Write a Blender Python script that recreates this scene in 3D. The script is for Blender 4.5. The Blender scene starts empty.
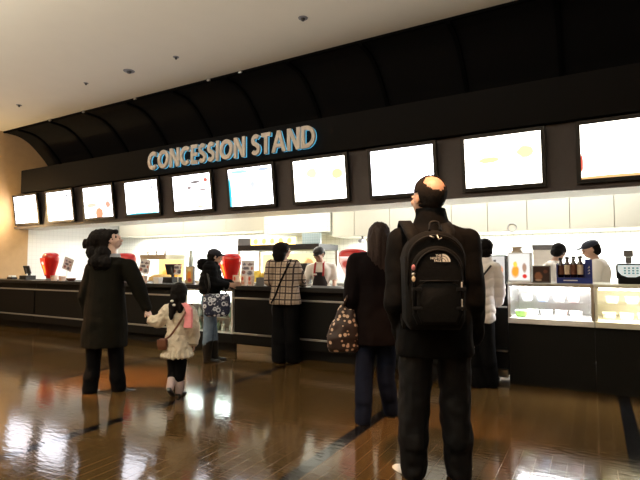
import bpy, bmesh, math, random
from mathutils import Vector, Matrix, Euler, noise
PI = math.pi
random.seed(7)
SC = bpy.context.scene
COL = SC.collection
# ------------------------------------------------------------------ camera
F, PITCH, YAW, EYE = 480.0, 0.0539, 0.5185, 1.25
FW = Vector((-math.sin(YAW)*math.cos(PITCH), math.cos(YAW)*math.cos(PITCH), math.sin(PITCH)))
RT = Vector((math.cos(YAW), math.sin(YAW), 0)); UP = RT.cross(FW)
cd = bpy.data.cameras.new('camera'); cam = bpy.data.objects.new('camera', cd); COL.objects.link(cam)
cam.location = (0, 0, EYE); cam.rotation_euler = (PI/2+PITCH, 0, YAW)
cd.sensor_width = 36; cd.lens = F/640*36; cd.clip_start = 0.05; cd.clip_end = 100
SC.camera = cam
def ray(px, py): return FW + RT*((px-320)/F) + UP*((240-py)/F)
def AT(px, py, Y):
    d = ray(px, py); return Vector((0, 0, EYE)) + d*(Y/d.y)
def GP(px, py, z=0.0):
    d = ray(px, py); return Vector((0, 0, EYE)) + d*((z-EYE)/d.z)

# ------------------------------------------------------------------ materials
def srgb(r, g, b):
    f = lambda c: (c/255)/12.92 if c/255 <= .04045 else ((c/255+.055)/1.055)**2.4
    return (f(r), f(g), f(b), 1)
def newmat(name):
    m = bpy.data.materials.new(name); m.use_nodes = True
    nt = m.node_tree; return m, nt, nt.nodes['Principled BSDF']
def mat(name, col, rough=.6, metal=0, var=.12, scale=12, bump=0, emit=None, es=1, spec=None, coat=0):
    m, nt, b = newmat(name)
    N, L = nt.nodes, nt.links
    tc = N.new('ShaderNodeTexCoord'); no = N.new('ShaderNodeTexNoise')
    no.inputs['Scale'].default_value = scale; no.inputs['Detail'].default_value = 5
    L.new(tc.outputs['Object'], no.inputs['Vector'])
    rp = N.new('ShaderNodeMapRange'); rp.inputs['To Min'].default_value = 1-var; rp.inputs['To Max'].default_value = 1+var
    L.new(no.outputs['Fac'], rp.inputs['Value'])
    mx = N.new('ShaderNodeVectorMath'); mx.operation = 'SCALE'; mx.inputs[0].default_value = col[:3]
    L.new(rp.outputs['Result'], mx.inputs['Scale']); L.new(mx.outputs['Vector'], b.inputs['Base Color'])
    b.inputs['Roughness'].default_value = rough; b.inputs['Metallic'].default_value = metal
    if spec is not None: b.inputs['Specular IOR Level'].default_value = spec
    if coat: b.inputs['Coat Weight'].default_value = coat
    if bump:
        bp = N.new('ShaderNodeBump'); bp.inputs['Strength'].default_value = bump; bp.inputs['Distance'].default_value = .01
        L.new(no.outputs['Fac'], bp.inputs['Height']); L.new(bp.outputs['Normal'], b.inputs['Normal'])
    if emit:
        b.inputs['Emission Color'].default_value = emit; b.inputs['Emission Strength'].default_value = es
    return m
def fmath(nt, op, a, b=None, clamp=False):
    n = nt.nodes.new('ShaderNodeMath'); n.operation = op; n.use_clamp = clamp
    for i, v in enumerate((a, b)):
        if v is None: continue
        if isinstance(v, (int, float)): n.inputs[i].default_value = v
        else: nt.links.new(v, n.inputs[i])
    return n.outputs[0]
def mixc(nt, fac, a, b):
    n = nt.nodes.new('ShaderNodeMix'); n.data_type = 'RGBA'
    for i, v in ((0, fac), (6, a), (7, b)):
        if isinstance(v, (int, float)): n.inputs[i].default_value = v
        elif isinstance(v, (tuple, list)): n.inputs[i].default_value = v
        else: nt.links.new(v, n.inputs[i])
    return n.outputs[2]
def objxyz(nt):
    tc = nt.nodes.new('ShaderNodeTexCoord'); s = nt.nodes.new('ShaderNodeSeparateXYZ')
    nt.links.new(tc.outputs['Object'], s.inputs[0]); return tc.outputs['Object'], s.outputs[0], s.outputs[1], s.outputs[2]
def picture(name, base, blobs, es=1.0, noise_amt=.25, lit=True, warp=9):
    """printed / displayed picture: soft coloured shapes on a base colour; blobs = (x, z, rx, rz, colour) in object space"""
    m, nt, b = newmat(name); v, x, y, z = objxyz(nt)
    no = nt.nodes.new('ShaderNodeTexNoise'); no.inputs['Scale'].default_value = warp; no.inputs['Detail'].default_value = 4
    nt.links.new(v, no.inputs['Vector'])
    nz = fmath(nt, 'MULTIPLY', fmath(nt, 'SUBTRACT', no.outputs['Fac'], .5), noise_amt*8)
    col = base
    for (cx, cz, rx, rz, c) in blobs:
        dx = fmath(nt, 'DIVIDE', fmath(nt, 'SUBTRACT', x, cx), rx); dz = fmath(nt, 'DIVIDE', fmath(nt, 'SUBTRACT', z, cz), rz)
        d = fmath(nt, 'ADD', fmath(nt, 'MULTIPLY', dx, dx), fmath(nt, 'MULTIPLY', dz, dz))
        d = fmath(nt, 'ADD', d, nz)
        f = fmath(nt, 'SUBTRACT', 1.6, d, True)
        col = mixc(nt, f, col, c)
    if lit:
        b.inputs['Base Color'].default_value = (.02, .02, .02, 1); b.inputs['Emission Strength'].default_value = es
        if isinstance(col, tuple): b.inputs['Emission Color'].default_value = col
        else: nt.links.new(col, b.inputs['Emission Color'])
        b.inputs['Roughness'].default_value = .2
    else:
        nt.links.new(col, b.inputs['Base Color']) if not isinstance(col, tuple) else None
        b.inputs['Roughness'].default_value = .4
    return m
def glassmat(name, tint=(1, 1, 1, 1), refl=.12):
    m, nt, b = newmat(name); N, L = nt.nodes, nt.links
    t = N.new('ShaderNodeBsdfTransparent'); t.inputs[0].default_value = tint
    g = N.new('ShaderNodeBsdfGlossy'); g.inputs['Roughness'].default_value = .03
    fr = N.new('ShaderNodeLayerWeight')
    ff = fmath(nt, 'ADD', fmath(nt, 'MULTIPLY', fmath(nt, 'POWER', fr.outputs['Facing'], 4.0), .35), .03)
    mx = N.new('ShaderNodeMixShader'); L.new(ff, mx.inputs[0]); L.new(t.outputs[0], mx.inputs[1]); L.new(g.outputs[0], mx.inputs[2])
    L.new(mx.outputs[0], N['Material Output'].inputs['Surface']); return m

M = {}
M['black_panel'] = mat('black_panel', (.005, .0047, .005), .75, spec=.15)
M['canopy'] = mat('canopy', (.0045, .0042, .0042), .8, spec=.12)
M['rib'] = mat('rib', (.002, .002, .002), .9, spec=.05)
M['band'] = mat('band', (.064, .053, .055), .6, var=.15, scale=30)
M['soffit'] = mat('soffit', (.35, .34, .33), .6)
M['tvframe'] = mat('tvframe', (.006, .006, .007), .45)
M['steel'] = mat('steel', (.62, .62, .6), .28, 1, var=.06)
M['trim'] = mat('trim', (.5, .5, .5), .4, .7, var=.05)
M['counter'] = mat('counter', (.004, .004, .004), .6, spec=.22)
M['countertop'] = mat('countertop', (.012, .011, .011), .5, spec=.3)
M['case_front'] = mat('case_front', (.0045, .0045, .004), .65, spec=.2)
M['white'] = mat('white', (.78, .77, .74), .5)
M['cream'] = mat('cream', (.70, .68, .57), .5, var=.03)
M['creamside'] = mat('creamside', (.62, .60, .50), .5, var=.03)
M['black'] = mat('black', (.008, .008, .009), .4)
M['grey'] = mat('grey', (.16, .16, .17), .5)
M['red'] = mat('red', (.62, .012, .008), .28, var=.05, coat=.4)
M['skin'] = mat('skin', (.52, .33, .25), .5, var=.06, scale=20)
M['skin_pale'] = mat('skin_pale', (.70, .47, .38), .5, var=.05, scale=20)
M['hair'] = mat('hair', (.006, .0045, .004), .75, var=.5, scale=60, bump=.5, spec=.12)
M['hairbrown'] = mat('hairbrown', (.018, .008, .0065), .6, var=.5, scale=60, bump=.5, spec=.3)
M['eye'] = mat('eye', (.01, .008, .008), .2)
M['lip'] = mat('lip', (.40, .10, .09), .5)
M['glass'] = glassmat('glass')
M['olive'] = mat('olive', (.0065, .006, .004), .9, var=.3, scale=40, bump=.25, spec=.1)
M['blackcloth'] = mat('blackcloth', (.0022, .0022, .0027), .85, var=.3, scale=40, bump=.25, spec=.12)
M['navycloth'] = mat('navycloth', (.0025, .003, .0045), .7, var=.3, scale=30, bump=.2, spec=.25)
M['maroon'] = mat('maroon', (.004, .002, .0025), .85, var=.3, scale=30, bump=.2, spec=.1)
M['denim_dark'] = mat('denim_dark', (.006, .009, .022), .85, var=.35, scale=25, bump=.2, spec=.1)
M['denim'] = mat('denim', (.17, .24, .34), .85, var=.4, scale=18, bump=.2, spec=.1)
M['fleece'] = mat('fleece', (.62, .56, .46), .95, var=.2, scale=45, bump=.7, spec=.05)
M['pink'] = mat('pink', (.78, .28, .32), .9, var=.15, scale=40, bump=.4)
M['brownleather'] = mat('brownleather', (.13, .045, .022), .5)
M['puffer_white'] = mat('puffer_white', (.86, .82, .81), .6, var=.08, scale=10)
M['shirt'] = mat('shirt', (.84, .81, .77), .8, var=.06, scale=15, bump=.1)
M['apron'] = mat('apron', (.012, .006, .008), .8)
M['redstrap'] = mat('redstrap', (.35, .01, .015), .6)
M['sock'] = mat('sock', (.42, .33, .33), .9)
M['shoe_grey'] = mat('shoe_grey', (.6, .59, .58), .6)
M['leather'] = mat('leather', (.008, .008, .008), .3)
M['ivory'] = mat('ivory', (.72, .58, .42), .5)
M['paperwhite'] = mat('paperwhite', (.85, .83, .80), .7, var=.03)
M['bluebox'] = mat('bluebox', (.012, .03, .22), .4)
M['bottle'] = mat('bottle', (.03, .01, .008), .15, coat=.5)
M['orange'] = mat('orange', (.9, .30, .03), .5)
M['yellow'] = mat('yellow', (.85, .62, .10), .5)
M['green'] = mat('green', (.25, .45, .10), .5)

def pattern_mat(name, bg, fg, scale, ring=False, thr=.33, wid=.13, rough=.6):
    m, nt, b = newmat(name); v, x, y, z = objxyz(nt)
    vo = nt.nodes.new('ShaderNodeTexVoronoi'); vo.inputs['Scale'].default_value = scale; vo.inputs['Randomness'].default_value = .75
    nt.links.new(v, vo.inputs['Vector'])
    d = vo.outputs['Distance']
    if ring:
        f = fmath(nt, 'LESS_THAN', fmath(nt, 'ABSOLUTE', fmath(nt, 'SUBTRACT', d, thr)), wid)
        v2 = nt.nodes.new('ShaderNodeTexVoronoi'); v2.inputs['Scale'].default_value = scale*2.6
        nt.links.new(v, v2.inputs['Vector'])
        f = fmath(nt, 'MAXIMUM', f, fmath(nt, 'LESS_THAN', v2.outputs['Distance'], .18))
    else: f = fmath(nt, 'LESS_THAN', d, thr)
    nt.links.new(mixc(nt, f, bg, fg), b.inputs['Base Color']); b.inputs['Roughness'].default_value = rough
    return m
M['circles'] = pattern_mat('circle_print', (.012, .018, .05, 1), (.62, .66, .75, 1), 15, True, .34, .10)
M['spots'] = pattern_mat('leaf_print', (.022, .008, .006, 1), (.60, .42, .30, 1), 25, False, .36)
def plaid():
    m, nt, b = newmat('plaid'); v, x, y, z = objxyz(nt)
    no = nt.nodes.new('ShaderNodeTexNoise'); no.inputs['Scale'].default_value = 3
    nt.links.new(v, no.inputs['Vector'])
    w = fmath(nt, 'MULTIPLY', fmath(nt, 'SUBTRACT', no.outputs['Fac'], .5), .03)
    def stripes(c, per, ph, wd):
        f = fmath(nt, 'FRACT', fmath(nt, 'ADD', fmath(nt, 'DIVIDE', fmath(nt, 'ADD', c, w), per), ph+50))
        return fmath(nt, 'LESS_THAN', f, wd)
    f = fmath(nt, 'MAXIMUM', stripes(x, .078, .2, .2), stripes(z, .082, .1, .2))
    f2 = fmath(nt, 'MAXIMUM', stripes(x, .078, .65, .07), stripes(z, .082, .6, .07))
    c = mixc(nt, fmath(nt, 'MULTIPLY', f2, .5), (.46, .37, .29, 1), (.10, .05, .04, 1))
    nt.links.new(mixc(nt, f, c, (.035, .022, .022, 1)), b.inputs['Base Color']); b.inputs['Roughness'].default_value = .9
    return m
M['plaid'] = plaid()
def tilemat(name, col, grout, size, rough=.3, axis='x'):
    m, nt, b = newmat(name); v, x, y, z = objxyz(nt)
    a = x if axis == 'x' else y
    fx = fmath(nt, 'LESS_THAN', fmath(nt, 'FRACT', fmath(nt, 'ADD', fmath(nt, 'DIVIDE', a, size), 200)), .06)
    fz = fmath(nt, 'LESS_THAN', fmath(nt, 'FRACT', fmath(nt, 'ADD', fmath(nt, 'DIVIDE', z, size), 200)), .06)
    f = fmath(nt, 'MAXIMUM', fx, fz)
    nt.links.new(mixc(nt, f, col, grout), b.inputs['Base Color']); b.inputs['Roughness'].default_value = rough
    return m
M['tile_side'] = tilemat('tile_side', (.78, .78, .76, 1), (.66, .66, .65, 1), .10, axis='y')
M['tile_back'] = tilemat('tile_back', (.74, .76, .70, 1), (.50, .52, .47, 1), .10, axis='x')
def floor_mat():
    m, nt, b = newmat('floor_planks'); v, x, y, z = objxyz(nt); N, L = nt.nodes, nt.links
    mp = N.new('ShaderNodeMapping'); mp.inputs['Rotation'].default_value = (0, 0, PI/2)
    L.new(v, mp.inputs['Vector'])
    br = N.new('ShaderNodeTexBrick'); br.inputs['Scale'].default_value = 1; br.inputs['Brick Width'].default_value = .9
    br.inputs['Row Height'].default_value = .09; br.inputs['Mortar Size'].default_value = .0022
    br.inputs['Color1'].default_value = (.070, .040, .0125, 1); br.inputs['Color2'].default_value = (.095, .053, .017, 1)
    br.inputs['Mortar'].default_value = (.11, .08, .05, 1); br.inputs['Bias'].default_value = 0; br.offset = .5  # pale joints: glints along the plank seams painted into the colour
    L.new(mp.outputs[0], br.inputs['Vector'])
    no = N.new('ShaderNodeTexNoise'); no.inputs['Scale'].default_value = 1; no.inputs['Detail'].default_value = 6
    m2 = N.new('ShaderNodeMapping'); m2.inputs['Scale'].default_value = (45, 3, 1); L.new(v, m2.inputs['Vector']); L.new(m2.outputs[0], no.inputs['Vector'])
    c = mixc(nt, fmath(nt, 'MULTIPLY', no.outputs['Fac'], .35), br.outputs['Color'], (.045, .024, .008, 1))
    # dark inlay strips that run towards the counter every 1.8 m
    fr = fmath(nt, 'FRACT', fmath(nt, 'DIVIDE', fmath(nt, 'ADD', x, 181.64), 1.8))
    st = fmath(nt, 'LESS_THAN', fr, .055)
    c = mixc(nt, st, c, (.006, .006, .007, 1))
    L.new(c, b.inputs['Base Color'])
    n2 = N.new('ShaderNodeTexNoise'); n2.inputs['Scale'].default_value = 2.2; n2.inputs['Detail'].default_value = 4; L.new(v, n2.inputs['Vector'])
    mr = N.new('ShaderNodeMapRange'); mr.inputs['To Min'].default_value = .06; mr.inputs['To Max'].default_value = .14
    L.new(n2.outputs['Fac'], mr.inputs['Value']); L.new(mr.outputs[0], b.inputs['Roughness'])
    # slight unevenness between planks so reflections break up
    wv = N.new('ShaderNodeTexNoise'); wv.inputs['Scale'].default_value = 1; m3 = N.new('ShaderNodeMapping'); m3.inputs['Scale'].default_value = (10, 26, 1)
    L.new(v, m3.inputs['Vector']); L.new(m3.outputs[0], wv.inputs['Vector'])
    bp = N.new('ShaderNodeBump'); bp.inputs['Strength'].default_value = .13; bp.inputs['Distance'].default_value = .006
    L.new(fmath(nt, 'ADD', wv.outputs['Fac'], fmath(nt, 'MULTIPLY', br.outputs['Fac'], -.3)), bp.inputs['Height']); L.new(bp.outputs['Normal'], b.inputs['Normal'])
    return m
M['floor'] = floor_mat()
def plaster(name, col, var=.08, scale=3):
    m = mat(name, col, .9, var=var, scale=scale, bump=.15, spec=.1); return m
M['ceiling'] = plaster('ceiling', (.62, .58, .48), .03)
M['wall_tan'] = plaster('wall_tan', (.50, .34, .19), .10, 9)

# ------------------------------------------------------------------ mesh helpers
def link_mesh(name, me, material, parent=None):
    if not isinstance(material, (list, tuple)): material = [material]
    for m in material: me.materials.append(m)
    o = bpy.data.objects.new(name, me); COL.objects.link(o)
    if parent is not None: o.parent = parent
    return o
def obj(name, bm, material, parent=None, smooth=False):
    bmesh.ops.recalc_face_normals(bm, faces=bm.faces)
    me = bpy.data.meshes.new(name); bm.to_mesh(me); bm.free()
    if smooth:
        for p in me.polygons: p.use_smooth = True
    return link_mesh(name, me, material, parent)
def tag(o, label=None, cat=None, group=None, kind=None):
    if label: o['label'] = label
    if cat: o['category'] = cat
    if group: o['group'] = group
    if kind: o['kind'] = kind
    return o
def thing(name, label, cat, loc=(0, 0, 0), rz=0, group=None):
    o = bpy.data.objects.new(name, None); COL.objects.link(o); o.location = loc; o.rotation_euler = (0, 0, rz)
    o.empty_display_size = .1
    return tag(o, label, cat, group)
def struct(name, bm, m, parent=None, smooth=False):
    o = obj(name, bm, m, parent, smooth)
    if parent is None: o['kind'] = 'structure'
    return o
def NB(): return bmesh.new()
def box(bm, x0, x1, y0, y1, z0, z1, bev=0, mtx=None, seg=2):
    r = bmesh.ops.create_cube(bm, size=1)
    vs = r['verts']
    for v in vs: v.co = Vector(((x0+x1)/2+v.co.x*(x1-x0), (y0+y1)/2+v.co.y*(y1-y0), (z0+z1)/2+v.co.z*(z1-z0)))
    if bev:
        es = list({e for v in vs for e in v.link_edges})
        rr = bmesh.ops.bevel(bm, geom=es, offset=bev, segments=seg, affect='EDGES', profile=.5)
        vs = list({v for f in rr['faces'] for v in f.verts} | {v for v in vs if v.is_valid})
    if mtx is not None:
        for v in vs: v.co = mtx @ v.co
    return vs
def cyl(bm, p0, p1, r0, r1=None, n=14, caps=True):
    if r1 is None: r1 = r0
    p0, p1 = Vector(p0), Vector(p1); d = p1-p0
    q = d.to_track_quat('Z', 'Y'); a, b = [], []
    for i in range(n):
        t = 2*PI*i/n; u = Vector((math.cos(t), math.sin(t), 0))
        a.append(bm.verts.new(p0+q @ (u*r0))); b.append(bm.verts.new(p1+q @ (u*r1)))
    for i in range(n): bm.faces.new((a[i], a[(i+1) % n], b[(i+1) % n], b[i]))
    if caps: bm.faces.new(a[::-1]); bm.faces.new(b)
def rings(bm, rs, n=20, power=2.0):
    """closed loft through horizontal-ish rings: (cx,cy,cz,rx,ry[,pitch,yaw])"""
    prev = None; first = None
    for r in rs:
        cx, cy, cz, rx, ry = r[:5]; pt = r[5] if len(r) > 5 else 0; yw = r[6] if len(r) > 6 else 0
        R = Euler((pt, 0, yw)).to_matrix(); cur = []
        for i in range(n):
            t = 2*PI*i/n; c, s = math.cos(t), math.sin(t)
            x = rx*math.copysign(abs(c)**(2/power), c); y = ry*math.copysign(abs(s)**(2/power), s)
            cur.append(bm.verts.new(Vector((cx, cy, cz))+R @ Vector((x, y, 0))))
        if prev:
            for i in range(n): bm.faces.new((prev[i], prev[(i+1) % n], cur[(i+1) % n], cur[i]))
        else: first = cur
        prev = cur
    bm.faces.new(first[::-1]); bm.faces.new(prev)
def cap(bm, p0, p1, r0, r1, n=14):
    """tapered capsule"""
    p0, p1 = Vector(p0), Vector(p1); d = p1-p0
    if d.length < 1e-6: d = Vector((0, 0, 1e-5))
    L = d.length; q = d.to_track_quat('Z', 'Y'); prof = []
    for k in range(1, 5): t = PI/2*k/4; prof.append((-r0*math.cos(t), r0*math.sin(t)))
    for k in range(4): t = PI/2*k/4; prof.append((L+r1*math.sin(t), r1*math.cos(t)))
    prev = None
    b0 = bm.verts.new(p0+q @ Vector((0, 0, -r0))); b1 = bm.verts.new(p0+q @ Vector((0, 0, L+r1)))
    first = None
    for z, r in prof:
        cur = [bm.verts.new(p0+q @ Vector((r*math.cos(2*PI*i/n), r*math.sin(2*PI*i/n), z))) for i in range(n)]
        if prev:
            for i in range(n): bm.faces.new((prev[i], prev[(i+1) % n], cur[(i+1) % n], cur[i]))
        else: first = cur
        prev = cur
    for i in range(n):
        bm.faces.new((b0, first[(i+1) % n], first[i])); bm.faces.new((b1, prev[i], prev[(i+1) % n]))
def ell(bm, c, r, R=None, n=16):
    """ellipsoid"""
    q = bmesh.ops.create_uvsphere(bm, u_segments=n, v_segments=max(8, n//2+2), radius=1)
    for v in q['verts']:
        p = Vector((v.co.x*r[0], v.co.y*r[1], v.co.z*r[2]))
        if R is not None: p = R @ p
        v.co = p+Vector(c)
def prism(bm, poly, y0, y1, holes=()):
    """polygon in (x,z) extruded along y"""
    a = [bm.verts.new((x, y0, z)) for x, z in poly]; b = [bm.verts.new((x, y1, z)) for x, z in poly]; n = len(poly)
    for i in range(n): bm.faces.new((a[i], a[(i+1) % n], b[(i+1) % n], b[i]))
    bm.faces.new(a); bm.faces.new(b[::-1])
def tube(bm, pts, r, n=8, flat=1.0):
    pts = [Vector(p) for p in pts]; prev = None; first = None
    up = Vector((0, 0, 1))
    for i, p in enumerate(pts):
        d = (pts[min(i+1, len(pts)-1)]-pts[max(i-1, 0)]).normalized()
        s = d.cross(up)
        if s.length < 1e-3: s = d.cross(Vector((0, 1, 0)))
        s.normalize(); t = s.cross(d).normalized()
        cur = [bm.verts.new(p+s*r*math.cos(2*PI*k/n)+t*r*flat*math.sin(2*PI*k/n)) for k in range(n)]
        if prev:
            for k in range(n): bm.faces.new((prev[k], prev[(k+1) % n], cur[(k+1) % n], cur[k]))
        else: first = cur
        prev = cur
    bm.faces.new(first[::-1]); bm.faces.new(prev)
def ribbon(bm, pts, normals, w, t):
    """flat strap: width w across, thickness t along the given outward normals"""
    pts = [Vector(p) for p in pts]; prev = None; first = None
    for i, p in enumerate(pts):
        d = (pts[min(i+1, len(pts)-1)]-pts[max(i-1, 0)]).normalized(); nn = Vector(normals[i]).normalized()
        s = d.cross(nn).normalized(); nn = s.cross(d).normalized()
        cur = [bm.verts.new(p+s*a*w/2+nn*b*t/2) for a, b in ((-1, -1), (1, -1), (1, 1), (-1, 1))]
        if prev:
            for k in range(4): bm.faces.new((prev[k], prev[(k+1) % 4], cur[(k+1) % 4], cur[k]))
        else: first = cur
        prev = cur
    bm.faces.new(first[::-1]); bm.faces.new(prev)
def spline(pts, n=6):
    """Catmull-Rom"""
    P = [Vector(p) for p in pts]; P = [P[0]*2-P[1]]+P+[P[-1]*2-P[-2]]; out = []
    for i in range(1, len(P)-2):
        for k in range(n):
            t = k/n; a, b, c, d = P[i-1], P[i], P[i+1], P[i+2]
            out.append(.5*((2*b)+(c-a)*t+(2*a-5*b+4*c-d)*t*t+(3*b-a-3*c+d)*t**3))
    out.append(P[-2]); return out
def skin_mesh(name, bm, voxel=.01, smooth=3, displace=None):
    """fuse overlapping closed volumes into ONE continuous surface"""
    bmesh.ops.recalc_face_normals(bm, faces=bm.faces)
    me = bpy.data.meshes.new(name); bm.to_mesh(me); bm.free()
    o = bpy.data.objects.new(name, me); COL.objects.link(o)
    md = o.modifiers.new('r', 'REMESH'); md.mode = 'VOXEL'; md.voxel_size = voxel; md.adaptivity = 0
    if smooth:
        s = o.modifiers.new('s', 'SMOOTH'); s.factor = .5; s.iterations = smooth
    dg = bpy.context.evaluated_depsgraph_get(); dg.update()
    m2 = bpy.data.meshes.new_from_object(o.evaluated_get(dg), depsgraph=dg)
    bpy.data.objects.remove(o); bpy.data.meshes.remove(me)
    m2.name = name
    if displace:
        no = [v.normal.copy() for v in m2.vertices]
        for v, nn in zip(m2.vertices, no): v.co += nn*displace(v.co, nn)
    for p in m2.polygons: p.use_smooth = True
    return m2
def soft(name, bm, material, parent, voxel=.01, smooth=3, displace=None):
    return link_mesh(name, skin_mesh(name, bm, voxel, smooth, displace), material, parent)
def folds(amp=.006, fx=5, fz=3, seed=0):
    def f(co, n):
        return amp*(noise.noise(Vector((co.x*fx*2+seed, co.y*fx*2, co.z*fz)))+.6*noise.noise(Vector((co.x*fx*4, co.y*fx*4+seed, co.z*fz*3))))
    return f
def quilt(per=.09, amp=.012, seed=0):
    def f(co, n):
        ph = co.z/per+.5*noise.noise(Vector((co.x*6+seed, co.y*6, co.z*2)))
        return amp*(abs(math.sin(ph*PI))**.6-.6)+.006*noise.noise(co*14)
    return f

# ------------------------------------------------------------------ the room
XL, XR, YB, CZ = -11.574, 5.6, 8.87, 4.30
bm = NB(); box(bm, XL-.2, XR+.2, -4.7, YB+.2, -.1, 0); struct('floor', bm, M['floor'])
bm = NB(); box(bm, XL-.2, XR+.2, -4.7, YB+.2, CZ, CZ+.1); struct('ceiling', bm, M['ceiling'])
bm = NB(); box(bm, XL-.15, XL, -4.5, 6.40, 0, CZ); lw = struct('wall_left', bm, M['wall_tan'])
bm = NB(); box(bm, XL-.15, XL, 6.40, YB, 2.9, CZ); obj('upper_wall', bm, M['wall_tan'], lw)
bm = NB(); box(bm, XL-.15, XL, 6.40, YB, 0, 2.9); struct('wall_kitchen_side', bm, M['tile_side'])
bm = NB(); box(bm, XR, XR+.15, -4.5, YB, 0, CZ); struct('wall_right', bm, M['wall_tan'])
bm = NB(); box(bm, XL-.15, XR+.15, -4.65, -4.5, 0, CZ); struct('wall_rear', bm, M['wall_tan'])
bm = NB(); box(bm, XL-.15, XR+.15, YB, YB+.15, 0, CZ); struct('wall_back', bm, M['tile_back'])
bm = NB(); box(bm, XL, XR, 6.7, YB, 2.78, 2.86); struct('ceiling_kitchen', bm, M['white'])

# curved canopy over the stand
def canopy_profile(x0, x1, t):
    pr = spline([(0, 5.80, 4.285), (0, 6.10, 4.265), (0, 6.35, 4.16), (0, 6.60, 3.95), (0, 6.82, 3.70), (0, 6.93, 3.40)], 6)
    bm = NB(); A = []
    for i, p in enumerate(pr):
        d = (pr[min(i+1, len(pr)-1)]-pr[max(i-1, 0)]).normalized(); nn = Vector((0, -d.z, d.y))
        if nn.z > 0: nn = -nn
        q = p+nn*t
        A.append([bm.verts.new((x, v.y, v.z)) for x in (x0, x1) for v in (p, q)])
    for a, b in zip(A, A[1:]):
        for i, j in ((0, 1), (1, 3), (3, 2), (2, 0)): bm.faces.new((a[i], a[j], b[j], b[i]))
    for a in (A[0], A[-1]): bm.faces.new((a[0], a[1], a[3], a[2]))
    return bm
can = struct('trim_1', canopy_profile(XL, XR, .012), M['canopy'], smooth=False)
x = -.30+1.19*4
while x > XL:
    obj('canopy_rib', canopy_profile(x-.028, x+.028, .05), M['rib'], can); x -= 1.19
bm = NB(); box(bm, XL, XR, 5.775, 5.81, 4.262, 4.299); obj('front_edge', bm, M['rib'], can)
# deep black fascia that carries the sign
bm = NB(); box(bm, -11.30, XR, 6.05, 6.9, 2.90, 3.42, .004); struct('trim_2', bm, M['black_panel'])
# screen band below it and its soffit
bm = NB(); box(bm, XL, XR, 6.14, 6.7, 2.14, 2.899, .003); struct('trim_3', bm, M['band'])
bm = NB(); box(bm, XL, XR, 6.08, 6.11, 2.10, 2.139); struct('trim_4', bm, M['band'])
bm = NB(); box(bm, XL, XR, 6.111, 6.7, 2.101, 2.139); struct('trim_5', bm, M['white'])
# ceiling fittings
for i, (px, py) in enumerate(((129, 71), (176, 57), (86, 83), (303, 18), (19, 105))):
    p = GP(px, py, CZ)
    d = thing('ceiling_sprinkler', ['widest dark round sprinkler head in the beige ceiling',
        'tiny dark sprinkler head on the ceiling right of the widest one', 'faint pale sprinkler head on the ceiling left of the widest one',
        'sprinkler head on the ceiling near the top centre of the photo', 'tiny dark sprinkler head nearest the left wall on the ceiling'][i], 'sprinkler', (p.x, p.y, CZ), 0, 'sprinkler heads in the ceiling')
    s = (1.6, .8, .7, 1.1, .9)[i]
    bm = NB(); cyl(bm, (0, 0, -.008), (0, 0, -.0005), .05*s, .055*s, 20); obj('cover_plate', bm, M['grey'], d)
    bm = NB(); cyl(bm, (0, 0, -.035), (0, 0, -.0085), .018*s, .024*s, 12); obj('spray_nozzle', bm, M['black'], d)
for i, (px, py) in enumerate(((48, 118.5), (82, 110), (132, 96), (205, 76.5), (236, 68))):
    p = GP(px, py, CZ)
    d = obj('canopy_bracket', (lambda b: (box(b, -.03, .03, -.03, 0, -.045, -.002, .004), b)[1])(NB()), M['steel'])
    d.location = (p.x, 5.772, CZ)
    tag(d, ['small pale bracket on the canopy edge closest to the left wall', 'second small pale bracket on the canopy edge from the left wall',
            'small pale bracket on the canopy edge above the fourth screen', 'small pale bracket on the canopy edge above the sixth letter of the sign', 'small pale bracket on the canopy edge furthest right, above the sign'][i], 'bracket', 'brackets on the canopy edge')

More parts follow.
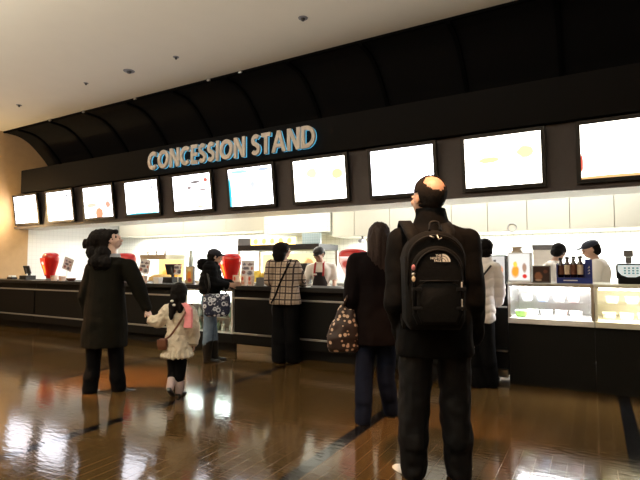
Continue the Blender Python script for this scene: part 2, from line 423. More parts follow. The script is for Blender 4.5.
# ------------------------------------------------------------------ sign letters
def stroke(pts, w, closed=False):
    """thick polyline as quads in (x,z)"""
    P = [Vector((a, b)) for a, b in pts]; n = len(P); L, R = [], []
    for i in range(n):
        a = P[(i-1) % n] if closed or i > 0 else P[i]; c = P[(i+1) % n] if closed or i < n-1 else P[i]
        d = (c-a).normalized(); nn = Vector((-d.y, d.x)); L.append(P[i]+nn*w/2); R.append(P[i]-nn*w/2)
    q = []
    for i in range(n if closed else n-1):
        j = (i+1) % n; q.append([tuple(L[i]), tuple(L[j]), tuple(R[j]), tuple(R[i])])
    return q
def arc(cx, cz, rx, rz, a0, a1, n=22): return [(cx+rx*math.cos(math.radians(a0+(a1-a0)*i/n)), cz+rz*math.sin(math.radians(a0+(a1-a0)*i/n))) for i in range(n+1)]
W = .21
def glyph(ch):
    if ch == 'O': return stroke(arc(.48, .5, .48-W/2, .5-W/2, 0, 360, 36)[:-1], W, True), .96
    if ch == 'C': return stroke(arc(.48, .5, .48-W/2, .5-W/2, 48, 312, 28), W), .82
    if ch == 'N': return [[(0, 0), (W, 0), (W, 1), (0, 1)], [(.80-W, 0), (.80, 0), (.80, 1), (.80-W, 1)], [(0, 1), (W*1.05, 1), (.80, 0), (.80-W*1.05, 0)]], .80
    if ch == 'E': return [[(0, 0), (W, 0), (W, 1), (0, 1)]]+[[(0, z), (.52, z), (.52, z+.18), (0, z+.18)] for z in (0, .41, .82)], .54
    if ch == 'I': return [[(0, 0), (W, 0), (W, 1), (0, 1)]], W
    if ch == 'T': return [[(.2, 0), (.2+W, 0), (.2+W, .85), (.2, .85)], [(0, .82), (.4+W, .82), (.4+W, 1), (0, 1)]], .4+W
    if ch == 'A': return [[(0, 0), (W*1.05, 0), (.46+W*.45, 1), (.46-W*.45, 1)], [(.92-W*1.05, 0), (.92, 0), (.46+W*.45, 1), (.46-W*.45, 1)], [(.22, .22), (.70, .22), (.66, .39), (.26, .39)]], .92
    if ch == 'D': return [[(0, 0), (W, 0), (W, 1), (0, 1)]]+stroke([(.05, .91), (.25, .91)]+arc(.30, .5, .43-W/2+.12, .5-.09, 85, -85, 22)+[(.25, .09), (.05, .09)], .19), .84
    if ch == 'S':
        c = arc(.30, .715, .19, .19, 35, 90, 5)+arc(.30, .715, .19, .19, 100, 235, 11)+[(.30, .515)]+arc(.30, .285, .20, .19, 55, -90, 12)+arc(.30, .285, .20, .19, -100, -150, 5)
        return stroke(c, W*.95), .60
M['letter'] = mat('letter', (.78, .72, .66), .6, var=.04)
M['halo'] = mat('halo', (.1, .3, .4), .5, emit=(.12, .62, .95, 1), es=1.0)
sgn = thing('illuminated_sign', 'raised beige capital letters reading CONCESSION STAND with blue backlight on black fascia', 'sign', (-7.02, 6.05, 2.985))
text = 'CONCESSION STAND'; gap = .085; tot = 0
for ch in text: tot += (.36 if ch == ' ' else glyph(ch)[1]+gap)
Hh = .332; sx = 3.53/(tot-gap); cx = 0
for ch in text:
    if ch == ' ': cx += .36*sx; continue
    g, w = glyph(ch)
    bm = NB(); bb = NB()
    for k_, poly in enumerate(g):
        pl = [(cx+a*sx, b*Hh) for a, b in poly]
        prism(bm, pl, -.085-.0002*k_, -.045); prism(bb, pl, -.0448, -.028)
    L = obj('letter', bm, M['letter'], sgn); obj('backlight', bb, M['halo'], L); tag(L.children[0], 'blue glowing back edge of the letter'); cx += (w+gap)*sx

# ------------------------------------------------------------------ screens
X0, PX, SW, ZT, ZBm, YT, YBo = -11.484, 1.265, .865, 2.812, 2.216, 6.0, 6.078
tilt = math.atan2(YBo-YT, ZT-ZBm); SH = math.hypot(YBo-YT, ZT-ZBm)
WHT = (6.0, 6.0, 6.6, 1)
def soft_white(c=WHT): return c
pics = [
 [(.30, .10, .06, .06, (4, 1.4, .9, 1))],
 [(.28, .20, .05, .02, (.3, .3, .3, 1)), (.30, .0, .05, .03, (1.2, 1.0, 1.1, 1))],
 [(.02, -.22, .13, .12, (1.1, .45, .25, 1)), (.30, -.06, .08, .07, (1.6, .5, .35, 1)), (-.2, -.05, .18, .05, (1.2, .9, .7, 1))],
 [(.30, .16, .025, .05, (.2, .2, .22, 1)), (0, -.31, .6, .035, (.1, .9, 1.2, 1))],
 [(.10, .17, .12, .025, (.25, .22, .22, 1)), (.33, .19, .05, .04, (.8, .2, .15, 1)), (-.05, .08, .05, .035, (.5, .4, .4, 1)), (.25, .03, .10, .02, (.6, .5, .5, 1)), (.2, -.25, .12, .02, (1.2, .9, .7, 1))],
 [(-.42, -.1, .035, .30, (.05, .8, 1.1, 1)), (-.2, .25, .2, .03, (.6, 1.1, 1.2, 1)), (.28, .25, .12, .03, (.7, .8, 1.0, 1)), (.05, .03, .05, .06, (.9, .95, 1.0, 1))],
 [(-.12, .10, .10, .08, (1.2, 1.1, .75, 1)), (.30, .06, .10, .08, (1.3, 1.1, .55, 1))],
 [(.0, .05, .12, .10, (1.3, 1.3, 1.3, 1))],
 [(-.15, .02, .13, .04, (1.1, 1.1, .55, 1)), (.26, .08, .10, .08, (1.1, 1.1, .6, 1))],
 [(-.425, -.12, .015, .10, (1.0, .15, .1, 1)), (-.1, -.29, .5, .02, (1.2, .7, .3, 1))]]
names = ['leftmost glowing menu screen in the row, beside the tan wall', 'second menu screen from the left with a dark mark in its top corner',
 'third menu screen from the left showing an orange food picture', 'fourth menu screen from the left with a blue strip along its bottom',
 'fifth menu screen from the left with small dark lettering on white', 'sixth menu screen from the left with a turquoise left edge',
 'seventh menu screen from the left with two faint yellow patches', 'eighth menu screen from the left, behind the bald man head',
 'ninth menu screen from the left, glowing white with faint yellow marks', 'rightmost and largest looking menu screen, cut by the photo edge']
for i in range(11):
    xc = X0+PX*i+SW/2
    lab = names[i] if i < 10 else 'menu screen beyond the right photo edge'
    t = thing('menu_screen', lab, 'screen', (xc, (YT+YBo)/2, (ZT+ZBm)/2), 0, 'menu screens along the fascia')
    t.rotation_euler = (tilt, 0, 0)
    fr = .045
    bm = NB()
    for a in ((-SW/2-fr, SW/2+fr, SH/2, SH/2+fr), (-SW/2-fr, SW/2+fr, -SH/2-fr, -SH/2), (-SW/2-fr, -SW/2, -SH/2, SH/2), (SW/2, SW/2+fr, -SH/2, SH/2)):
        box(bm, a[0], a[1], -.008, .05, a[2], a[3])
    box(bm, -SW/2, SW/2, .006, .05, -SH/2, SH/2); obj('bezel', bm, M['tvframe'], t)
    base = WHT if i not in (6, 8, 9) else (6.6, 6.3, 5.6, 1)
    bm = NB(); box(bm, -SW/2+.001, SW/2-.001, 0, .004, -SH/2+.001, SH/2-.001)
    obj('display', bm, picture('display_%d' % i, base, pics[i] if i < 10 else [], 1.0, .12, warp=16), t)
# ------------------------------------------------------------------ counter
CT = .965
wt = obj('worktop', (lambda b: (box(b, XL+.002, -.985, 5.40, 6.05, .905, CT, .006), b)[1])(NB()), M['countertop'])
tag(wt, 'long dark continuous worktop of the service counter', 'worktop')
secs = [(-11.57, -9.62, 'at the left wall'), (-9.61, -7.57, 'behind the woman in the long coat'), (-7.56, -5.53, 'left of the lit glass chiller'),
        (-4.58, -3.56, 'with bright steel trims between the lit chiller and the plaid coat'), (-3.55, -2.30, 'in front of the cashier'), (-2.29, -.99, 'behind the bald man')]
for i, (a, b, wh) in enumerate(secs):
    t = thing('counter_unit', 'black panelled counter unit ' + wh, 'counter', ((a+b)/2, 5.476, 0), 0, 'black counter units under the worktop')
    w = (b-a)/2-.002
    bm = NB(); box(bm, -w, w, .03, .56, .12, .903); obj('carcass', bm, M['counter'], t)
    bm = NB(); box(bm, -w+.02, w-.02, .008, .029, .30, .77, .004); obj('front_panel', bm, M['counter'], t)
    bm = NB(); box(bm, -w, w, .002, .029, .14, .262, .003); obj('skirting_panel', bm, M['counter'], t)
    for z in (.785, .277):
        bm = NB(); box(bm, -w, w, -.006, .029, z-.011, z+.011, .002); o = obj('trim_rail', bm, M['steel' if i == 3 else 'trim'], t)
    bm = NB(); box(bm, -w, w, .09, .5, 0, .118); obj('plinth', bm, M['steel' if i == 3 else 'counter'], t)
# glass fronted chiller built into the counter
t = thing('glass_chiller', 'brightly lit glass-fronted chiller built into the counter beside the woman in boots', 'chiller', (-5.055, 5.476, 0))
bm = NB(); w = .467
box(bm, -w, w, .50, .55, .26, .90); box(bm, -w, -w+.03, 0, .5, .26, .90); box(bm, w-.03, w, 0, .5, .26, .90); box(bm, -w+.03, w-.03, .03, .5, .20, .26); box(bm, -w+.03, w-.03, .0, .5, .87, .90)
obj('cabinet', bm, M['white'], t)
bm = NB(); box(bm, -w, w, .08, .48, 0, .118); obj('plinth', bm, M['counter'], t)
bm = NB(); box(bm, -w, w, .002, .029, .12, .258); obj('skirting_panel', bm, M['counter'], t)
bm = NB(); box(bm, -w+.032, w-.032, .01, .016, .262, .868); obj('glass_door', bm, M['glass'], t)
for z in (.46, .66):
    bm = NB(); box(bm, -w+.032, w-.032, .06, .48, z, z+.012); obj('shelf', bm, M['steel'], t)
bm = NB(); box(bm, -w+.04, w-.04, .05, .09, .845, .868); obj('light_tube', bm, mat('tube', (1, 1, 1), .5, emit=(.85, 1, .95, 1), es=30), t)
M['greenglass'] = mat('greenglass', (.30, .50, .38), .15); M['clearbottle'] = mat('clearbottle', (.70, .80, .76), .15)
k = 0
for z in (.261, .473, .673):
    for j in range(7):
        bm = NB(); h = .16 if z < .6 else .14
        rings(bm, [(0, 0, 0, .03, .03), (0, 0, h*.6, .03, .03), (0, 0, h*.75, .013, .013), (0, 0, h*.97, .012, .012)], 12)
        o = obj('drink_bottle', bm, M['clearbottle' if (j+k) % 3 else 'greenglass'], smooth=True); o.location = (-5.055-.36+.12*j, 5.476+.2+.03*(j % 2), z)
        bm = NB(); cyl(bm, (0, 0, h*.97), (0, 0, h*1.05), .014, .014, 10); obj('bottle_cap', bm, M['white'], o)
        row = ('bottom', 'middle', 'top')[(0, .473, .673).index(z) if z > .3 else 0]
        tag(o, 'bottle on the %s shelf of the lit chiller, %s' % (row, ('first from the left', 'second from the left', 'third from the left', 'in the middle of the row', 'third from the right', 'second from the right', 'first from the right')[j]), 'bottle', 'bottles in the lit chiller')
    k += 1
# serving display cases at the right
def case(x0, x1, label, warm, yy=5.50):
    t = thing('display_case', label, 'display case', ((x0+x1)/2, yy, 0))
    w = (x1-x0)/2
    bm = NB(); box(bm, -w, w, .02, .70, .0, .64); obj('base_cabinet', bm, M['case_front'], t)
    bm = NB(); box(bm, -w, w, -.02, .70, .642, .70, .006); obj('ledge', bm, M['cream' if warm else 'white'], t)
    bm = NB(); box(bm, -w+.02, w-.02, .66, .70, .702, 1.03); box(bm, -w, -w+.025, .0, .70, .702, 1.03); box(bm, w-.025, w, .0, .70, .702, 1.03); obj('frame', bm, M['cream' if warm else 'steel'], t)
    bm = NB(); box(bm, -w, w, -.01, .70, 1.032, 1.068, .004); obj('top_rail', bm, M['cream' if warm else 'steel'], t)
    bm = NB(); box(bm, -w+.028, w-.028, .005, .011, .703, 1.03); obj('glass_front', bm, M['glass'], t)
    bm = NB(); box(bm, -w+.028, w-.028, .12, .655, .86, .868); obj('glass_shelf', bm, M['glass'], t)
    bm = NB(); box(bm, -w+.04, w-.04, .03, .07, 1.012, 1.03); obj('light_tube', bm, mat('casetube', (1, 1, 1), .5, emit=(1, .92, .72, 1) if warm else (1, 1, 1, 1), es=30), t)
    return t
case(-.815, -.012, 'glass display case with steel top and white ledge, on black base beside the white jacket', False)
case(-.008, .98, 'cream framed glass display case at the right photo edge', True)
M['pack_blue'] = mat('pack_blue', (.25, .35, .55), .5); M['pack_pink'] = mat('pack_pink', (.7, .45, .42), .5)
spots = [(-.70, .13, .702, 'green'), (-.60, .3, .702, 'paperwhite'), (-.46, .26, .702, 'paperwhite'), (-.32, .3, .702, 'pack_pink'), (-.18, .27, .702, 'paperwhite'), (-.66, .35, .869, 'paperwhite'), (-.5, .33, .869, 'pack_blue'), (-.34, .35, .869, 'paperwhite'), (-.2, .33, .869, 'pack_pink'),
         (.12, .3, .702, 'cream'), (.27, .28, .702, 'paperwhite'), (.42, .3, .702, 'cream'), (.15, .33, .869, 'cream'), (.32, .33, .869, 'paperwhite')]
wh = ['green and yellow', 'white, second from the left on the lower level of the steel topped', 'white, third from the left on the lower level of the steel topped', 'pinkish, on the lower level of the steel topped', 'white, last on the lower level of the steel topped',
      'white, first on the shelf of the steel topped', 'pale blue, on the shelf of the steel topped', 'white, beside the blue one on the shelf of the steel topped', 'pinkish, on the shelf of the steel topped',
      'cream, first on the lower level of the cream framed', 'white, on the lower level of the cream framed', 'cream, last on the lower level of the cream framed', 'cream, on the shelf of the cream framed', 'white, on the shelf of the cream framed']
for i, (x, dy, z, c) in enumerate(spots):
    bm = NB()
    rings(bm, [(0, 0, 0, .045, .035), (0, 0, .02, .055, .045), (0, 0, .06, .058, .048), (0, 0, .062, .05, .04)], 20, 4)
    o = obj('food_tub', bm, M[c]); o.location = (x, 5.5+dy, z); o.scale = (1, 1, 1)
    bm = NB(); rings(bm, [(0, 0, .063, .06, .05), (0, 0, .070, .06, .05)], 20, 4); obj('lid', bm, M['paperwhite'], o)
    tag(o, 'food tub, ' + wh[i].replace('on the lower level of the', 'low in the')+' case' if i else 'green food tub at the left end inside the steel topped display case', 'food tub', 'tubs in the display cases')
# black shelf rack between counter and display case
t = thing('shelf_rack', 'narrow black rack with steel shelves between counter end and display case', 'rack', (-.90, 5.50, 0))
bm = NB(); box(bm, -.08, .075, .05, .5, .08, 1.04); obj('side_frame', bm, M['counter'], t)
for z in (.80, .33, .06):
    bm = NB(); box(bm, -.075, .07, -.01, .048, z, z+.014 if z > .1 else .14); obj('shelf' if z > .1 else 'foot_plate', bm, M['steel'], t)

# ------------------------------------------------------------------ kitchen behind
WCZ = 1.92
def cupboards(xs, y, name, lab, z0=1.80, grp='cream wall cupboards'):
    for i, (a, b) in enumerate(zip(xs, xs[1:])):
        t = thing('wall_cupboard', lab[i], 'cupboard', ((a+b)/2, y, z0), 0, grp); w = (b-a)/2-.002
        bm = NB(); box(bm, -w, w, .022, YB-y-.002, 0, 2.77-z0); obj('carcass', bm, M['creamside'], t)
        bm = NB(); box(bm, -w+.003, w-.003, 0, .02, .003, 2.77-z0-.003, .003); obj('door', bm, M['cream'], t)
cupboards([-10.6, -9.61, -8.34, -7.07, -5.92], 8.15, 'a', ['cream cupboard at the left end of the upper row, above the long-coated woman', 'second cream upper cupboard from the left', 'cream upper cupboard above the girl', 'cream upper cupboard right before the tiled recess'], 2.0)
cupboards([-4.33, -3.86, -3.16, -2.56, -2.06, -1.48, -.89, -.30, .27, .86, 1.5], 8.05, 'b', ['narrow cream cupboard right of the tiled recess', 'cream upper cupboard above the fourth red dispenser', 'cream upper cupboard above the long-haired woman', 'cream upper cupboard behind the bald man head',
    'cream upper cupboard above the white jacket', 'cream upper cupboard above the drink machines', 'cream upper cupboard above the stooping worker', 'cream upper cupboard above the visored worker', 'cream upper cupboard near the right photo edge', 'cream upper cupboard cut by the right photo edge'], 1.80)
# back worktops
for a, b, lab in ((-11.5, -6.35, 'white back counter on the left half of the kitchen'), (-4.3, 2.4, 'white back counter on the right half of the kitchen')):
    t = thing('back_counter', lab, 'counter', ((a+b)/2, 8.2, 0)); w = (b-a)/2
    bm = NB(); box(bm, -w, w, .02, .66, 0, .88); obj('carcass', bm, M['white'], t)
    bm = NB(); box(bm, -w, w, 0, .665, .882, .92, .004); obj('counter_top', bm, M['steel'], t)
# warming station with hood in the recess
t = thing('warming_station', 'steel warming station with yellow lit panel and dark shelf under the tiled hood', 'food warmer', (-5.3, 7.6, 0))
bm = NB(); box(bm, -.95, .95, 0, .8, 0, .92); obj('cabinet', bm, M['steel'], t)
for x in (-.93, .93):
    bm = NB(); box(bm, x-.02, x+.02, .0, .04, .922, 1.548); box(bm, x-.02, x+.02, .7, .74, .922, 1.548); obj('post', bm, M['steel'], t)
bm = NB(); box(bm, -.95, .95, -.02, .75, 1.55, 1.66, .004); obj('dark_shelf', bm, M['black'], t)
bm = NB(); box(bm, -.62, .40, .0, .06, 1.661, 1.80); obj('lit_panel', bm, picture('litpanel', (5.5, 3.8, 1.3, 1), [(a, .0+1.73, .05, .05, (3.0, 1.6, .35, 1)) for a in (-.5, -.3, -.1, .1, .3)], 1.0), t)
bm = NB(); box(bm, -.95, -.64, .0, .3, 1.661, 1.80); obj('control_box', bm, M['grey'], t)
bm = NB(); box(bm, .55, .94, .05, .10, 1.661, 1.86); obj('side_grille', bm, tilemat('grille', (.32, .42, .45, 1), (.6, .65, .65, 1), .05), t)
bm = NB(); box(bm, -.85, .5, .70, .74, .95, 1.5); obj('back_panel', bm, picture('warm', (1.5, 1.35, .62, 1), [(-.5, 1.25, .12, .1, (2.2, 1.3, .2, 1)), (.0, 1.2, .12, .12, (.35, .28, .18, 1)), (.3, 1.3, .1, .1, (.9, .5, .2, 1))], 1.0), t)
bm = NB()
for a in (-.7, -.4, -.1, .2): rings(bm, [(a, .3, .925, .09, .07), (a, .3, 1.05, .11, .09), (a, .3, 1.12, .10, .08), (a, .3, 1.16, .03, .03)], 16)
obj('food_pans', bm, M['yellow'], t)
bm = NB(); box(bm, -5.90, -4.345, 8.0, YB-.002, 1.90, 2.775); o = obj('extractor_hood', bm, M['tile_back']); tag(o, 'white tiled extractor hood between the two rows of cream cupboards', 'hood')
# coffee brewer behind the plaid coat
def brewer(px, py, Y, lab):
    p = AT(px, py, Y); t = thing('coffee_brewer', lab, 'coffee machine', (p.x, p.y, .922))
    bm = NB(); box(bm, -.10, .10, -.02, .16, 0, .03, .004); box(bm, -.10, .10, .09, .16, .03, .34, .004); box(bm, -.10, .10, -.02, .16, .26, .38, .01); obj('housing', bm, M['black'], t)
    bm = NB(); rings(bm, [(0, .03, .032, .05, .05), (0, .03, .10, .062, .062), (0, .03, .16, .04, .04), (0, .03, .19, .045, .045)], 18); obj('jug', bm, M['steel'], t, True)
    bm = NB(); box(bm, .045, .07, .02, .04, .06, .16); obj('handle', bm, M['black'], t)
brewer(303, 284, 7.63, 'black coffee brewer with steel jug between plaid woman and cashier')
# ------------------------------------------------------------------ things on the counter
def dispenser(px, Y, lab, rz=0, s=1.0, pic=None, white=False):
    p = AT(px, 283, Y); t = thing('drink_dispenser', lab, 'dispenser', (p.x, Y, CT), rz, 'red dispensers on the counter')
    bm = NB()
    rings(bm, [(0, 0, .0, .10, .08), (0, 0, .02, .10, .08), (0, 0, .03, .075, .06)], 22); obj('base', bm, M['grey'], t, True)
    bm = NB()
    prof = [(.03, .085, .07), (.09, .092, .078), (.17, .118, .095), (.26, .160, .12), (.34, .198, .14), (.41, .212, .145), (.46, .200, .135), (.492, .165, .115), (.508, .11, .075), (.512, .05, .04)]
    rings(bm, [(0, 0, z*s, rx, ry) for z, rx, ry in prof], 32, 2.25)
    obj('body', bm, M['red'], t, True)
    bm = NB()
    # picture panel on the front, bending with the body
    A = []
    for z, rx, ry in prof[1:6]:
        A.append([(a*rx*.62, -ry*1.03-.004, z*s) for a in (-1, -.33, .33, 1)])
    V = [[bm.verts.new(c) for c in r] for r in A]
    for r0, r1 in zip(V, V[1:]):
        for i in range(3): bm.faces.new((r0[i], r0[i+1], r1[i+1], r1[i]))
    g = bmesh.ops.extrude_face_region(bm, geom=bm.faces[:]); bmesh.ops.translate(bm, verts=[v for v in g['geom'] if isinstance(v, bmesh.types.BMVert)], vec=(0, -.006, 0))
    obj('picture_panel', bm, pic, t)
    bm = NB(); cyl(bm, (0, -.10, .08*s), (0, -.06, .10*s), .012, .016, 10); obj('spout', bm, M['black'], t)
    return t
cup = picture('cup_picture', (.9, .05, .02, 1), [(0, .24, .04, .10, (1.5, .55, .05, 1)), (0, .34, .05, .03, (1.6, 1.1, .8, 1))], 1.0)
cup2 = picture('cup_picture_white', (1.0, .65, .55, 1), [(0, .30, .09, .06, (.55, .08, .06, 1)), (0, .24, .04, .04, (1.2, .9, .7, 1)), (0,.41,.12,.03,(1.3,.9,.85,1))], 1.0)
dispenser(50, 5.75, 'red bulging drink dispenser at the left end of the counter beside the tan wall', -.2, 1.08, cup)
dispenser(125, 5.75, 'red dispenser half hidden behind the long-coated woman shoulder', 0, 1.0, cup)
dispenser(231, 5.75, 'red dispenser with glowing orange picture right beside the woman in boots', -.5, .93, cup)
dispenser(353.5, 5.80, 'red dispenser with pale picture beside the long-haired woman', 0, 1.0, cup2)
card = picture('menu_print', (.62, .62, .66, 1), [(-.07, .06, .035, .025, (.25, .08, .07, 1)), (.05, .05, .05, .03, (.10, .10, .14, 1)), (-.03, .12, .06, .022, (.09, .09, .13, 1)), (.08, .12, .02, .02, (.35, .10, .08, 1)), (-.07, .18, .03, .02, (.14, .16, .24, 1)), (.04, .18, .05, .018, (.16, .12, .14, 1))], lit=False, noise_amt=.55, warp=45)
def menu_card(px, Y, w, h, z, tiltv, lab, cm=card):
    p = AT(px, 275, Y); t = thing('menu_card', lab, 'menu card', (p.x, Y, CT), 0, 'menu cards standing on the counter')
    R = Matrix.Rotation(tiltv, 4, 'Y') @ Matrix.Rotation(-.12, 4, 'X')
    bm = NB(); box(bm, -w/2, w/2, 0, .006, 0, h); o = obj('card', bm, cm, t); o.matrix_local = Matrix.Translation((0, 0, z)) @ R
    bm = NB(); box(bm, -.05, .05, -.03, .05, 0, .01); cyl(bm, (0, .02, .01), (0, .02, z+.03), .007); obj('stand', bm, M['steel'], t)
menu_card(66, 5.85, .30, .25, .20, .25, 'tilted grey menu card right of the leftmost red dispenser')
menu_card(143, 5.62, .25, .24, .16, .12, 'pale menu card on the counter between the woman and the girl')
menu_card(247, 5.70, .24, .24, .13, .0, 'grey menu card behind the pink marked cups, left of plaid woman')
menu_card(177, 5.75, .16, .18, .14, .0, 'small grey menu card behind the black till')
poster = picture('fruit_poster', (.55, .40, .22, 1), [(0, .13, .04, .07, (.85, .30, .03, 1)), (.01, .06, .04, .03, (.5, .05, .03, 1)), (0, .22, .04, .02, (.7, .6, .3, 1))], lit=False, warp=25)
def poster_frame(px, Y, w, h, lab, pm, z=0):
    p = AT(px, 280, Y); t = thing('framed_poster', lab, 'poster', (p.x, Y, CT+z), 0)
    bm = NB(); box(bm, -w/2, w/2, .006, .03, 0, h, .003); obj('frame', bm, M['grey'], t)
    bm = NB(); box(bm, -w/2+.012, w/2-.012, 0, .005, .012, h-.012); obj('print', bm, pm, t)
    return t
poster_frame(189, 5.62, .17, .28, 'small framed orange fruit poster on the counter left of woman in boots', poster)
def till(px, Y, s, lab, rz=0):
    p = AT(px, 282, Y); t = thing('cash_till', lab, 'till', (p.x, Y, CT), rz, 'tills on the counter')
    bm = NB(); box(bm, -.13*s, .13*s, -.10*s, .12*s, 0, .09*s, .006); obj('drawer_box', bm, M['black'], t)
    bm = NB(); box(bm, -.11*s, .11*s, -.01, .012, 0, .18*s, .004, Matrix.Translation((0, .02, .13*s)) @ Matrix.Rotation(.3, 4, 'X')); obj('monitor', bm, M['black'], t)
    bm = NB(); box(bm, -.02, .02, .02, .06, .09*s, .2*s); obj('stem', bm, M['black'], t)
    bm = NB(); box(bm, .10*s, .15*s, -.09*s, -.07*s, .10*s, .22*s, .003, Matrix.Rotation(-.25, 4, 'Y')); obj('card_reader', bm, M['black'], t)
till(27, 5.70, .95, 'small black till left of the leftmost red dispenser')
till(171, 5.92, 1.05, 'black till on the counter above the girl head')
# small things
def tray(px, Y, lab):
    p = AT(px, 282, Y); t = thing('condiment_tray', lab, 'tray', (p.x, Y, CT))
    bm = NB(); box(bm, -.09, .09, -.06, .06, 0, .05, .006); obj('tray_box', bm, M['black'], t)
    bm = NB()
    for a in (-.05, .0, .05): box(bm, a-.02, a+.018, -.045, .045, .051, .085, .004, Matrix.Translation((0, 0, 0)))
    obj('packets', bm, M['paperwhite'], t); t.children[1]['kind'] = 'stuff'
tray(12, 5.62, 'small black condiment tray at the far left of the counter')
tagm = picture('cup_tag', (.80, .62, .52, 1), [(0, .10, .018, .025, (.65, .10, .05, 1)), (0, .04, .03, .02, (.75, .35, .25, 1))], lit=False)
def boxy(px, Y, w, h, lab, m, grp, name='paper_box', z=0):
    p = AT(px, 283, Y)
    bm = NB(); rings(bm, [(0, 0, 0, w*.42, w*.34), (0, 0, h, w*.5, w*.42), (0, 0, h+.001, w*.44, w*.36), (0, 0, h-.02, w*.42, w*.34)], 20, 5)
    o = obj(name, bm, m); o.location = (p.x, Y, CT+z)
    tag(o, lab, 'box', grp)
g1 = 'small paper boxes along the counter'
boxy(54, 5.55, .12, .10, 'white paper box with red mark in front of the leftmost red dispenser', tagm, g1)
boxy(62, 5.52, .12, .09, 'white paper box with red mark under the tilted grey menu card', tagm, g1)
boxy(137, 5.50, .10, .13, 'pink marked paper box right behind the long-coated woman arm', tagm, g1)
boxy(144, 5.50, .10, .12, 'pink marked paper box under the pale menu card', tagm, g1)
boxy(158, 5.50, .14, .10, 'plain white paper box left of the black till', M['paperwhite'], g1)
boxy(236, 5.52, .09, .15, 'tall pink marked cup box, first of three beside woman in boots', tagm, g1)
boxy(244, 5.52, .09, .145, 'tall pink marked cup box, middle of three beside woman in boots', tagm, g1)
boxy(251, 5.52, .09, .14, 'tall pink marked cup box, last of three, nearest plaid woman', tagm, g1)
boxy(200, 5.60, .12, .05, 'low white paper box left of the woman in boots', M['paperwhite'], g1)
p = AT(71, 282, 5.55); bm = NB(); rings(bm, [(0, 0, 0, .05, .05), (0, 0, .03, .08, .08), (0, 0, .055, .085, .085), (0, 0, .05, .075, .075), (0, 0, .03, .04, .04)], 24)
o = obj('serving_bowl', bm, M['brownleather'], smooth=True); o.location = (p.x, 5.55, CT); tag(o, 'round brown serving bowl on the counter left of long-coated woman', 'bowl')
p = AT(262, 283, 5.6); t = thing('cutlery_caddy', 'dark caddy with yellow tipped packets on the counter left of plaid woman', 'caddy', (p.x, 5.6, CT))
bm = NB(); box(bm, -.07, .07, -.05, .05, 0, .12, .005); obj('caddy_box', bm, M['grey'], t)
bm = NB()
for a in range(6): box(bm, -.055+.02*a, -.043+.02*a, -.03, .03, .121, .15+.015*(a % 3))
o = obj('packets', bm, M['yellow'], t); o['kind'] = 'stuff'
p = AT(303, 289, 5.55); bm = NB()
for i in range(5): box(bm, -.09, .09, -.06, .06, .002*i, .002*i+.0016, mtx=Matrix.Rotation(.08*i, 4, 'Z'))
o = obj('paper_napkins', bm, M['paperwhite']); o.location = (p.x, 5.55, CT); tag(o, 'white paper sheets lying on the counter in front of the cashier', 'paper')
# straw tower
p = AT(191, 258, 5.92); t = thing('water_filter', 'slim pale water filter tower behind the framed fruit poster', 'water filter', (p.x, 5.92, CT))
bm = NB(); box(bm, -.05, .05, -.05, .05, 0, .28, .005); obj('pedestal', bm, M['grey'], t)
bm = NB(); rings(bm, [(0, 0, .281, .035, .035), (0, 0, .45, .035, .035), (0, 0, .47, .022, .022), (0, 0, .52, .03, .03), (0, 0, .56, .012, .012)], 16); obj('cartridge', bm, M['clearbottle'], t, True)
# popcorn warmer behind the counter
p = AT(150, 280, 6.45); t = thing('popcorn_warmer', 'warm lit popcorn cabinet with steel top behind the counter, right of long-coated woman', 'popcorn machine', (p.x, 6.5, 0))
bm = NB(); box(bm, -.36, .36, 0, .5, 0, .96); obj('cabinet', bm, M['steel'], t)
bm = NB(); box(bm, -.36, .36, 0, .5, 1.38, 1.47, .004); obj('top', bm, M['steel'], t)
for x in (-.24, 0, .24):
    bm = NB(); cyl(bm, (x, .1, 1.47), (x, .1, 1.53), .022, .022, 12); cyl(bm, (x, .1, 1.53), (x, .1, 1.545), .034, .034, 12); obj('knob', bm, M['steel'], t)
bm = NB(); box(bm, -.34, .34, .46, .5, .962, 1.378); obj('back_panel', bm, picture('popcorn_glow', (2.2, 1.3, .45, 1), [(0, 1.08, .25, .10, (1.5, .7, .1, 1))], 1.0), t)
bm = NB(); rings(bm, [(0, .25, .965, .3, .18), (0, .25, 1.03, .28, .17), (0, .25, 1.08, .18, .1)], 24, 3)
obj('popcorn', bm, mat('popcorn', (.85, .62, .25), .9, var=.4, scale=60, bump=1), t); t.children[-1]['kind'] = 'stuff'
bm = NB(); box(bm, -.35, .35, .002, .008, .965, 1.378); obj('glass_front', bm, M['glass'], t)
# security camera & small fittings on wall
p = AT(358, 237, 7.9); t = thing('security_camera', 'small grey camera fixed under the cream cupboards above the fourth red dispenser', 'camera', (p.x, 8.0, 1.80))
bm = NB(); cyl(bm, (0, .1, -.06), (0, .1, 0), .02); obj('mount', bm, M['grey'], t)
bm = NB(); cap(bm, (0, .12, -.08), (0, 0, -.09), .04, .04); obj('camera_body', bm, M['grey'], t, True)
p = AT(512, 227.5, 8.04); bm = NB()
bmesh.ops.create_circle(bm, segments=32, radius=.07); 
bm.free(); bm = NB()
for i in range(32):
    pass
tube(bm, [(.065*math.cos(2*PI*i/32), 0, .065*math.sin(2*PI*i/32)) for i in range(33)], .008, 8)
o = obj('cupboard_emblem', bm, M['trim'], smooth=True); o.location = (p.x, 8.043, p.z); tag(o, 'faint grey ring emblem on cream cupboard above the juice machine', 'emblem')

